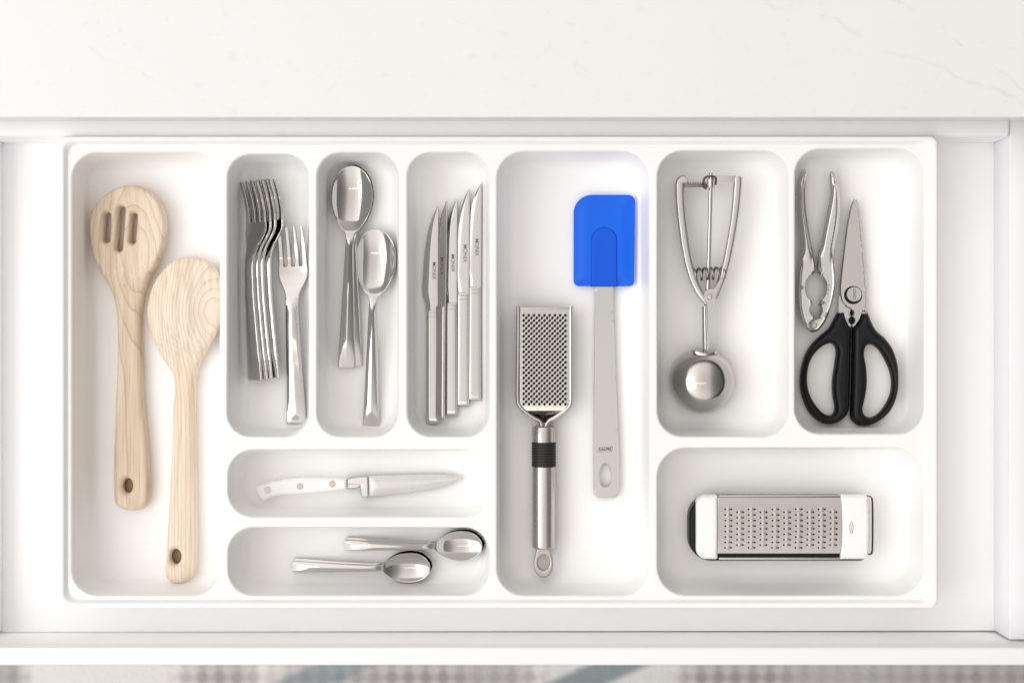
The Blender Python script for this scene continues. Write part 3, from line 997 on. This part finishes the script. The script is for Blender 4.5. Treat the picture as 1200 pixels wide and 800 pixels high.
def z_sheet(xy, d):
    r = np.full(len(xy), 1.0); up = np.zeros(len(xy))
    for i in range(0, len(xy), 500):
        q = xy[i:i + 500, None] - hcw[None]
        dd = np.sqrt((q ** 2).sum(2)); j = dd.argmin(1)
        r[i:i + 500] = dd.min(1)
        up[i:i + 500] = q[np.arange(len(j)), j, 1]
    bump = 0.0006 * np.clip(1 - (r - 0.0010) / 0.0009, 0, 1) * (0.35 + 0.65 * np.clip(0.5 + up / 0.002, 0, 1))
    z = zsht + bump
    return z, z - 0.0004


sheet = PX([(609.3, 361.5), (666.8, 361.5), (666.8, 481), (609.3, 481)], zsht)
part('grating_sheet', plate(sheet, holes, z_sheet, 0.004, (), 0.004, extra, 50), M['polished'], t, c)
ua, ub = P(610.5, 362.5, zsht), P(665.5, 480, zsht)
part('shade_sheet', box(ua[0], ub[0], ub[1], ua[1], zsht - 0.0042, zsht - 0.0024), M['dark'], t, c)  # dark sheet added below the grating holes, standing in for the shade there
p0, p1 = P(609.3, 360, zsht), P(666.8, 362.6, zsht)
part('end_lip', box(p0[0], p1[0], p1[1], p0[1], zsht - 0.006, zsht + 0.0008, 0.0004), M['satin_x'], t, c)
# the sheet folds down into a point towards the handle
fold = [P(609.5, 481, zsht), P(666.5, 481, zsht), P(655, 488, zsht - 0.006), P(640, 495, zsht - 0.009), P(634.5, 495, zsht - 0.009), P(620, 488, zsht - 0.006), P(638, 483, zsht - 0.002)]
part('folded_end', (np.array(fold), [(0, 6, 5), (1, 2, 6), (6, 2, 3, 4, 5), (0, 1, 6)], 20), M['spring'], t, c)
# unseen strips added under the sheet's sides to keep its holes dark
for x in (610.0, 666.0):
    a, b_ = P(x - 0.5, 361.5, zsht), P(x + 0.5, 480, zsht)
    part('side_light_block', box(a[0], b_[0], b_[1], a[1], ZF + 0.004, zsht - 0.0006), M['satin_y'], t, c)
hz = ZF + 0.0112
R0 = 14.0 * S * (H - hz) / H
ax = lambda y: P(637.3, y, hz)
part('ferrule', lathe([(0, R0 * 0.80), (0.04, R0 * 0.93), (0.10, R0 * 0.985), (1, R0)], ax(499), ax(517.5), 36), M['satin_x'], t, c)
pr = [(0, R0 * 0.97)]
for k in range(9):
    f0 = (k + 0.06) / 9; f1 = (k + 0.94) / 9
    pr += [(f0, R0 * 0.965), (f0 + 0.018, R0 * 1.03), (f1 - 0.018, R0 * 1.03), (f1, R0 * 0.965)]
pr.append((1, R0 * 0.97))
part('rubber_grip', lathe(pr, ax(517.7), ax(546.3), 36), M['rubber'], t, c)
part('handle_tube', lathe([(0, R0), (0.97, R0), (0.99, R0 * 0.97), (1, R0 * 0.90)], ax(546.5), ax(642), 36), M['satin_x'], t, c)
lp = smooth([(631, 640), (627.0, 650), (625.2, 661), (629, 672.0), (637, 676.5), (645, 672.0), (648.4, 661), (646.8, 650), (643, 640)], 6)
part('hanging_loop', plate(PX(lp, hz), [PX(ell(637.3, 658.5, 6.6, 8.8, 24), hz)], slab(hz - 0.0022, hz + 0.0022, 0.0014), 0.002, RG(0.0014), 0.0012), M['rivet'], t, c)

# ---------------------------------------------------------------- spatula
c = P(708, 420, ZF)
t = thing('spatula', 'blue silicone spatula with flat steel handle', 'spatula', c)
zs_ = ZF + 0.006
sh = rrect(672.2, 744.3, 228.4, 335.4, [5.5, 6.5, 21.5, 8.5], 8)      # y grows downwards in the photograph
sh[:, 0] += np.where(sh[:, 0] > 700, -(sh[:, 1] - 228) * 0.012, 0)
pocket_x0, pocket_x1, pocket_y = 692.3, 722.8, 266.5
pc = P(707.6, 282, zs_)[:2]; pw = 15.3 * S * 1.031


def z_spat(xy, d):
    k = np.clip(d / 0.012, 0, 1); k = k * k * (3 - 2 * k)
    th = 0.0006 + 0.0026 * k
    x = np.abs(xy[:, 0] - pc[0]); y = xy[:, 1] - pc[1]
    r = np.where(y > 0, np.sqrt(x ** 2 + y ** 2), x)
    return ZF + 0.0058 + th * 0.8, ZF + 0.0054 - th * 0.8


part('head', plate(PX(sh, zs_), [], z_spat, 0.0024, (0.0004, 0.0012, 0.003), 0.0016, None, 50), M['silicone'], t, c)
pk = [(pc[0] + pw * math.cos(a), pc[1] + pw * math.sin(a)) for a in np.linspace(0, math.pi, 25)] + [(pc[0] - pw, P(0, 335.9, zs_)[1]), (pc[0] + pw, P(0, 335.9, zs_)[1])]
part('handle_pocket', plate(np.array(pk), [], slab(ZF + 0.0012, ZF + 0.0097, 0.0014), 0.003, RG(0.0014), 0.0016), M['silicone_core'], t, c)
hd = [(697.4, 330), (718.2, 330), (718.6, 340), (721, 420), (724.5, 500), (726.2, 545), (726.0, 575)] + [(724.3, 580), (720.3, 582.8), (701.5, 582.8), (697.5, 580.5), (695.6, 576)] + [(695.6, 545), (696.2, 440), (697.2, 345)]
hh = smooth([(709.3, 542.5), (714.2, 546.5), (716.3, 560), (714, 568), (709.4, 570), (704.5, 568), (702.6, 558), (704.6, 546.5)], 5)
part('handle', plate(PX(hd, zs_), [PX(hh, zs_)], slab(ZF + 0.0050, ZF + 0.0066, 0.0004), 0.004, RG(0.0004), 0.002), M['satin_y'], t, c)
lg = PX([(702.2, 523.8), (718.2, 523.0), (717.6, 527.4), (716, 529.0), (700.4, 529.6), (700.2, 527.0)], ZF + 0.0066)
lgi = np.mean(lg, 0) + (lg - np.mean(lg, 0)) * np.array([0.95, 0.86])
part('logo_outline', plate(lg, [lgi], slab(ZF + 0.00662, ZF + 0.00668, 0.00001), 0.002), M['ink'], t, c)
tm = text_mesh('DALPRE', 4.6 * S, 0.00010)
tp = part('lettering', tm, M['ink_black'], t)
q = P(709.2, 526.3, ZF + 0.00668) - c
tp.location = q; tp.rotation_euler = (0, 0, math.radians(2)); tp.scale = (0.92, 0.95, 1)

# ---------------------------------------------------------------- ice cream scoop
c = P(828, 350, ZF)
t = thing('ice_cream_scoop', 'chrome ice cream scoop with squeeze handles and round bowl', 'scoop', c)
zb_ = ZF + 0.017
cb = P(823.6, 446, ZF + 0.011); RB = 38.6 * S * (H - cb[2]) / H
VV, FF = [], []
nu, nv = 64, 26
ring_prof = [(RB * 0.985, -0.0085), (RB * 0.995, -0.004)] + [(RB * math.cos(a), RB * math.sin(a)) for a in np.linspace(0, math.pi / 2 - 0.03, nv)] + [(RB * 0.006, RB)]
inner = [((RB - 0.0012) * math.cos(a), (RB - 0.0012) * math.sin(a)) for a in np.linspace(math.pi / 2 - 0.03, 0, nv)] + [(RB * 0.97, -0.0085)]
pf = ring_prof
for r, z in pf + inner:
    for k in range(nu):
        a = 2 * math.pi * k / nu
        VV.append((cb[0] + r * math.cos(a), cb[1] + r * math.sin(a), cb[2] - 0.002 + z if True else 0))
nr = len(pf) + len(inner)
for i in range(nr - 1):
    for k in range(nu):
        FF.append((i * nu + k, i * nu + (k + 1) % nu, (i + 1) * nu + (k + 1) % nu, (i + 1) * nu + k))
for k in range(nu):
    FF.append(((nr - 1) * nu + k, (nr - 1) * nu + (k + 1) % nu, (k + 1) % nu, k))
part('bowl', (np.array(VV), FF, 50), M['chrome_bowl'], t, c)
la = opensmooth([P(*p, zb_) for p in ((829, 357), (822, 347), (814, 332), (807.5, 312), (803, 290), (799.5, 265), (797, 240), (796.3, 222), (796.5, 215), (799.5, 211.5), (803, 211.5))], 6)
part('squeeze_handle', tube(la, np.interp(np.linspace(0, 1, len(la)), [0, 0.12, 0.4, 0.95, 1], [0.0022, 0.0034, 0.0040, 0.0045, 0.0032]), 0.0052, n=24, sq=0.55), M['polished'], t, c)
ra = opensmooth([P(*p, zb_) for p in ((833, 357), (838.5, 346), (844, 331), (850, 312), (855, 288), (859.5, 262), (862.3, 240), (863.8, 222), (864.4, 212), (864.0, 207.5))], 6)
part('squeeze_handle', tube(ra, np.interp(np.linspace(0, 1, len(ra)), [0, 0.12, 0.4, 0.95, 1], [0.0022, 0.0032, 0.0036, 0.0041, 0.0032]), 0.0052, n=24, sq=0.55), M['polished'], t, c)
rod = [P(833.3, 203, zb_ + 0.001), P(832.6, 230, zb_ + 0.001), P(831, 290, zb_), P(829.3, 346, zb_)]
part('centre_rod', tube(opensmooth(rod, 4), 0.0019, n=12), M['polished'], t, c)
a, b_ = P(838, 213.0, zb_), P(862.5, 206.0, zb_)
part('cross_bar', box(a[0], b_[0], a[1], b_[1], zb_ - 0.001, zb_ + 0.0006, 0.0004), M['polished'], t, c)
a, b_ = P(800, 219.5, zb_), P(829, 215.2, zb_)
rk = part('toothed_rack', box(a[0], b_[0], a[1], b_[1], zb_ - 0.0016, zb_ + 0.0006, 0.0003), M['spring'], t, c)
gm = None
for k in range(8):
    x = 806 + k * 2.9
    p = P(x, 215.0, zb_)
    me_ = box(p[0] - 0.0006, p[0] + 0.0006, p[1] - 0.0012, p[1] + 0.0012, zb_ - 0.0012, zb_ + 0.0016, 0.0003)
    if gm is None:
        gm = part('rack_tooth', me_, M['spring'], rk, c); x0_ = p[0]
    else:
        o = gm.copy(); COL.objects.link(o); o.location.x = p[0] - x0_
# pinion round the rod
g0_, g1_ = P(833, 220, zb_ + 0.001), P(833.2, 209.5, zb_ + 0.001)
pin = lathe([(0, 0.0030), (0.05, 0.0036), (0.95, 0.0036), (1, 0.0030)], g0_, g1_, 24)
Vp = pin[0]; ctr = (g0_ + g1_) / 2
for i in range(len(Vp)):
    if (i % 24) % 3 == 0:
        Vp[i, 0] = ctr[0] + (Vp[i, 0] - ctr[0]) * 0.72; Vp[i, 2] = ctr[2] + (Vp[i, 2] - ctr[2]) * 0.72
part('pinion', (Vp, pin[1], 20), M['polished'], t, c)
clip = opensmooth([P(*p, zb_ + 0.003) for p in ((838.5, 217), (838.6, 208.5), (833, 206.5), (826.5, 208), (824.5, 213), (825, 219), (828, 221.5))], 6)
part('retaining_clip', tube(clip, 0.0011, 0.0032, n=8), M['spring'], t, c)
# coil spring between the handles
sp_pts = []
turns = 6
for k in range(turns * 16 + 1):
    f = k / (turns * 16)
    p = P(812 + 41 * f, 321.5 - 2 * f, zb_ + 0.001)
    a = 2 * math.pi * turns * f
    sp_pts.append(p + np.array([0.0006 * math.sin(a), 0.0052 * math.cos(a), 0.0045 * math.sin(a)]))
part('coil_spring', tube(sp_pts, 0.00105, n=8), M['spring'], t, c)
pl = smooth([(847.5, 327), (845, 334), (841.5, 341), (839.6, 348), (838.6, 354), (835.3, 358.5), (834.2, 368), (832.5, 381), (830.8, 408), (827.6, 408), (828.2, 380), (828.2, 358), (825, 351), (825.2, 343.5), (829.5, 338.6), (836, 337.8), (841, 331), (844, 325.5)], 4)
zpv = zb_ + 0.0060
part('pivot_plate', plate(PX(pl, zpv), [], slab(zpv - 0.0014, zpv, 0.0005), 0.002, RG(0.0005), 0.0012), M['polished'], t, c)
pv = P(831.8, 347.7, zpv)
part('pivot_rivet', lathe([(0, 0.0027), (0.5, 0.0027), (0.85, 0.0022), (1, 0.0012)], pv - np.array([0, 0, 0.0003]), pv + np.array([0, 0, 0.0014]), 20), M['cast'], t, c)
st = [P(825.0, 359, zb_ + 0.001), P(825.2, 375, zb_), P(825.4, 395, zb_ - 0.001), P(825.8, 412, zb_ - 0.002)]
part('stem', tube(opensmooth(st, 4), [0.0023] * 13, 0.0048, n=12), M['polished'], t, c)
cl = opensmooth([P(812, 411.5, ZF + 0.0225), P(818, 413.5, ZF + 0.0255), P(826, 415.5, ZF + 0.0275), P(834, 414.5, ZF + 0.0260), P(840, 412.5, ZF + 0.0228)], 5)
part('bowl_bracket', tube(cl, 0.0016, 0.0009, n=8), M['polished'], t, c)

# ---------------------------------------------------------------- nutcracker
zn = ZF + 0.012
c = P(957, 300, ZF)
t = thing('nutcracker', 'chrome nutcracker with toothed jaws beside the scissors', 'nutcracker', c)


def teeth(cx, cy, rx, ry, a0, a1, n, amp, toothed):
    out = []
    for k in range(n + 1):
        a = math.radians(a0 + (a1 - a0) * k / n)
        q = 1 + (amp if (k % 2 and toothed) else 0)
        out.append((cx + rx * q * math.cos(a), cy + ry * q * math.sin(a)))
    return out


# pixel y grows downwards: angle 90 is towards the pivot
L_out = [(943.2, 197.5), (938.6, 203), (935.0, 216), (934.0, 232), (934.8, 250), (937.2, 270), (939.0, 288), (938.5, 302), (935.6, 318), (934.4, 337), (934.8, 356), (937.0, 370), (941, 380.5), (947, 387.6), (954, 389.6)]
L_jaw = [(954.2, 373)] + teeth(955.6, 363.4, 7.2, 8.2, 100, 245, 22, -0.10, True) + teeth(955.6, 337, 12.4, 16.8, 112, 262, 40, -0.06, True)
L_in = [(956.0, 318), (954.2, 305), (952, 293), (949.2, 279), (946.6, 262), (944.2, 245), (943.4, 228), (944.2, 212), (945.6, 202)]
left = np.array(list(opensmooth(L_out, 3)) + L_jaw + list(opensmooth(L_in, 3)))
R_in = [(974.1, 200.4), (971.9, 207.5), (972.6, 226.5), (968.9, 247.9), (964.1, 271.6), (959.4, 297.7), (957.2, 314.4)]
R_jaw = teeth(955.6, 337, 12.8, 16.8, -78, 68, 34, -0.115, True) + teeth(955.6, 363.4, 7.4, 8.2, -62, 60, 14, -0.16, True)
R_out = [(951, 373.5), (947.2, 378), (947.4, 384), (951.5, 388.2), (957.5, 387.6), (962.5, 382.6), (968.2, 373.4), (974.0, 357.5), (977.6, 340), (978.2, 325), (976.4, 307.5), (977.6, 290), (981.6, 268), (983.9, 247.9), (983.4, 227), (979.6, 210), (976.2, 202)]
right = np.array(list(opensmooth(R_in, 3)) + R_jaw + list(opensmooth(R_out, 3)))


def z_arm(top):
    def f(xy, d):
        y = xy[:, 1] - P(0, 315, zn)[1]
        grip = np.clip(y / 0.02, 0, 1)                     # the handles are rounder than the jaws
        r = 0.0016 + 0.0022 * grip
        k = rnd(d, r) * (1 - grip) + grip * np.clip(d / 0.0036, 0, 1)
        h = 0.0042 + 0.0012 * grip - 0.0006 * np.clip(-y / 0.05, 0, 1)
        lip = 0.0009 * np.clip(1 - np.abs(d - 0.0015) / 0.0011, 0, 1) * (1 - grip)
        return zn + top + h * (0.45 + 0.55 * k) * (1 - 0.25 * np.clip((y - 0.07) / 0.02, 0, 1)) + lip - 0.0003, zn - 0.006 + 0.002 * (1 - k) + 0 * d
    return f


part('jaw_arm', plate(PX(left, zn), [], z_arm(-0.0016), 0.0013, (0.0003, 0.0008, 0.0016, 0.0026, 0.0036), 0.0009, None, 40), M['cast'], t, c)
part('jaw_arm', plate(PX(right, zn), [], z_arm(0.0), 0.0013, (0.0003, 0.0008, 0.0016, 0.0026, 0.0036), 0.0009, None, 40), M['cast'], t, c)
pv = P(954.2, 381, zn + 0.0042)
part('pivot_pin', lathe([(0, 0.0028), (0.6, 0.0028), (0.8, 0.0022), (0.82, 0.0018), (1, 0.0014)], pv - np.array([0, 0, 0.002]), pv + np.array([0, 0, 0.0010]), 20), M['satin_y'], t, c)

# ---------------------------------------------------------------- scissors
zsx = ZF + 0.009
c = P(998, 400, ZF)
t = thing('kitchen_scissors', 'kitchen scissors with black loop handles and closed steel blades', 'scissors', c)
top_blade = [(1001.2, 233.4), (998.6, 237.5), (996.8, 243), (992.4, 264.5), (988.9, 293), (986, 316.7), (984.2, 335), (984.2, 345), (986.3, 353), (991.2, 359.4), (996.0, 362.0), (999.0, 364.2), (1000.2, 367.0), (999.2, 369.6), (997.4, 370.6), (999.6, 372.0), (1001.4, 375), (1000.4, 378.4), (997.6, 380.0), (998.6, 384.5), (1002.5, 382), (1008, 374), (1011.5, 364), (1014.4, 366), (1014.5, 350), (1012.8, 321.5), (1010.4, 293), (1007.6, 264.5), (1004.9, 240.7), (1003.4, 235)]
low_blade = [(1003.5, 234.2), (1006.0, 241), (1009.2, 264.5), (1012.4, 293), (1015.3, 325), (1016, 366), (1008, 372), (1001.5, 363), (997.0, 363.4), (995.6, 366.4), (996.6, 369.4), (998.0, 370.6), (995.4, 372.2), (994.2, 375.2), (995.2, 378.4), (997.6, 380.2), (997, 384.5), (994, 382), (990, 374), (988.5, 368), (982, 368), (982.2, 350), (984.0, 335), (990, 300), (996, 260)]
part('blade', plate(PX(low_blade, zsx - 0.002), [], slab(zsx - 0.0030, zsx - 0.0008, 0.0004), 0.003, RG(0.0004), 0.0016), M['scissor_steel'], t, c)


def z_topblade(xy, d):
    k = np.clip(d / 0.0009, 0, 1)
    return zsx + 0.0006 + 0.0013 * k, np.full(len(xy), zsx - 0.0006)


part('blade', plate(PX(top_blade, zsx + 0.001), [], z_topblade, 0.003, (0.0004, 0.0009), 0.0016), M['scissor_steel'], t, c)
a, b_ = P(991.5, 382, zsx - 0.004), P(1004.5, 362, zsx - 0.004)
part('opening_shade_block', box(a[0], b_[0], a[1], b_[1], ZF + 0.0008, zsx - 0.0034, 0.001), M['black_plastic'], t, c)  # black block added below the blade openings to paint their shade
pv = P(1000.2, 345.2, zsx + 0.002)
part('pivot_ring', lathe([(0, 0.0082), (0.7, 0.0082), (1, 0.0078)], pv - np.array([0.0003, 0.0004, 0.0002]), pv + np.array([-0.0003, -0.0004, 0.0008]), 32), M['black_plastic'], t, c)
part('pivot_cap', lathe([(0, 0.0066), (0.8, 0.0066), (1, 0.0062)], pv + np.array([0.0003, 0.0003, 0.0004]), pv + np.array([0.0003, 0.0003, 0.0020]), 32), M['satin_y'], t, c)
tm = text_mesh('OXO', 5.4 * S, 0.00006)
tp = part('lettering', tm, M['ink'], t)
tp.location = pv + np.array([0.0003, 0.0003, 0.00205]) - c; tp.rotation_euler = (0, 0, -math.pi / 2)
LH = [(981.3, 366.2), (981.3, 366.2), (988.9, 366.2), (988.9, 366.2), (991.4, 375), (996.2, 383.8), (997.2, 388), (996.8, 413), (996.2, 448.7), (995.4, 474), (993.5, 484), (989, 490), (981.7, 495), (969.9, 497), (958, 492.7), (947.3, 482), (940.2, 465.4), (937.6, 448.7), (939, 432), (943.7, 415.5), (950.9, 403.6), (961.6, 393), (971, 384.6), (977, 374)]
LHh = [(971, 402.4), (977.6, 405), (979.8, 413), (977.7, 429.7), (975.4, 446), (975.8, 463), (978.0, 476), (976.8, 483.6), (971, 486.3), (962.7, 482), (953.2, 470), (947.3, 455.9), (946.2, 439), (949.9, 422.6), (959.2, 409.6)]
RH = [(1010.2, 367.2), (1010.2, 367.2), (1017.4, 367.2), (1017.4, 367.2), (1020.9, 376.3), (1026.9, 387), (1036.4, 395.3), (1045.9, 408.4), (1051.3, 425), (1053, 441.6), (1051.8, 460.6), (1045.9, 477.2), (1036.4, 489), (1022, 497.4), (1007.9, 498.6), (1000, 494.5), (996.4, 487), (996.8, 474), (997.8, 448), (998.4, 413), (998.6, 388), (999.4, 384), (1003.5, 381), (1007.9, 373)]
RHh = [(1015, 405.5), (1022, 404), (1030.4, 410.7), (1038.7, 425), (1043.8, 439), (1044.7, 453.5), (1041, 467.7), (1031.6, 482), (1022, 488.4), (1013.8, 486.5), (1010.9, 479), (1013.8, 465.4), (1016.0, 448.7), (1015, 429.7), (1012.6, 415.5)]


def z_handle(xy, d):
    k = rnd(d, 0.0052)
    return ZF + 0.0075 + 0.0078 * k, ZF + 0.0062 - 0.0058 * k


for o_, h_ in ((LH, LHh), (RH, RHh)):
    part('handle', plate(PX(smooth(o_, 4), zsx), [PX(smooth(h_, 4), zsx)], z_handle, 0.0028, RG(0.0045), 0.0014, None, 50), M['black_plastic'], t, c)

# ---------------------------------------------------------------- flat grater with catch box
c = P(914, 618, ZF)
t = thing('flat_grater', 'flat steel grater with white plastic ends on a black base', 'grater', c)
zt_ = ZF + 0.028
bo = rrect(806.5, 1014, 580.0, 655.5, [8, 26, 26, 8], 8)
zb0 = ZF + 0.013
part('base', plate(PX(bo, zb0), [], slab(ZF + 0.0006, ZF + 0.021, 0.003), 0.006, RG(0.003), 0.002), M['black_plastic'], t, c)
yA, yB = 583.2, 648.8
ymid = P(0, (yA + yB) / 2, zt_)[1]
yhalf = abs(P(0, yA, zt_)[1] - ymid)


def arch(xy, h=0.0042):
    return zt_ - h * ((xy[:, 1] - ymid) / yhalf) ** 2


teeth_px = []
for i, x in enumerate([853.7, 867.5, 881.2, 895.0, 909.0, 922.6, 936.4, 950.0, 963.4, 977.0]):
    n, y0, st_ = (8, 596.6, 6.47) if i % 2 == 0 else (7, 599.8, 6.47)
    for j in range(n):
        teeth_px.append((x, y0 + j * st_))
tw = PX(teeth_px, zt_)
dxh = 3.6 * S
hl_ = []
for x, y in tw:
    hl_ += [ell(x - dxh, y, 0.00095, 0.00085, 7), ell(x + dxh, y, 0.00095, 0.00085, 7)]
ex = np.vstack([np.vstack([ell(x, y + 0.0002, 0.0014, 0.0009, 8), [[x, y + 0.0002]], ell(x, y + 0.0002, 0.0022, 0.0017, 8)]) for x, y in tw])


def z_plane(xy, d):
    r = np.full(len(xy), 9.0)
    for i in range(0, len(xy), 500):
        q = xy[i:i + 500, None] - (tw + np.array([0, 0.0002]))[None]
        r[i:i + 500] = np.sqrt((q[..., 0] / 0.0020) ** 2 + (q[..., 1] / 0.0013) ** 2).min(1)
    z = arch(xy) + 0.0009 * np.clip(1 - r, 0, 1)
    return z, z - 0.0006


part('grating_plate', plate(PX([(841.5, yA), (986.5, yA), (986.5, yB), (841.5, yB)], zt_), hl_, z_plane, 0.0035, (), 0.0035, ex, 50), M['satin_x'], t, c)
a, b_ = P(842, 655.3, zt_ - 0.008), P(986.5, 652.4, zt_ - 0.008)
part('side_rail', box(a[0], b_[0], a[1], b_[1], zt_ - 0.012, zt_ - 0.006, 0.0006), M['satin_x'], t, c)
a, b_ = P(842, 582.6, zt_ - 0.006), P(986.5, 580.0, zt_ - 0.006)
part('side_rail', box(a[0], b_[0], a[1], b_[1], zt_ - 0.012, zt_ - 0.0052, 0.0006), M['satin_x'], t, c)
for x0_, x1_, rr in ((816.2, 842.0, [1.5, 13, 13, 1.5]), (986.3, 1019.0, [3, 1.5, 1.5, 3])):
    ec = rrect(x0_, x1_, 580.8, 656.0, rr, 7)

    def z_cap(xy, d):
        k = (1 - rnd(d, 0.0035)) * 0.0035
        return arch(xy, 0.0030) + 0.0012 - k, np.full(len(xy), ZF + 0.012)
    part('end_cap', plate(PX(ec, zt_), [], z_cap, 0.004, RG(0.0035), 0.002), M['white_plastic'], t, c)
ew = opensmooth([P(x, y, zt_ - 0.006) for x, y in ((1016, 580.6), (1019.5, 581.2), (1022, 585), (1022.6, 600), (1022.6, 630), (1022, 645), (1020.5, 648.5), (1017, 649))], 5)
part('end_clip', tube(ew, 0.0005, 0.0026, n=8), M['dark'], t, c)
lc = P(997.7, 617.8, zt_ + 0.0012)
lo_ = ell(lc[0], lc[1], 2.3 * S, 7.8 * S, 28); li_ = ell(lc[0], lc[1], 1.75 * S, 7.1 * S, 28)
part('logo_outline', plate(lo_, [li_], slab(zt_ + 0.00118, zt_ + 0.00128, 0.00002), 0.002), M['ink_grey'], t, c)
tm = text_mesh('OXO', 4.6 * S, 0.00003)
tp = part('lettering', tm, M['ink_grey'], t)
tp.location = lc + np.array([0, 0, 0.00005]) - c; tp.rotation_euler = (0, 0, -math.pi / 2); tp.scale = (1.0, 0.7, 1)
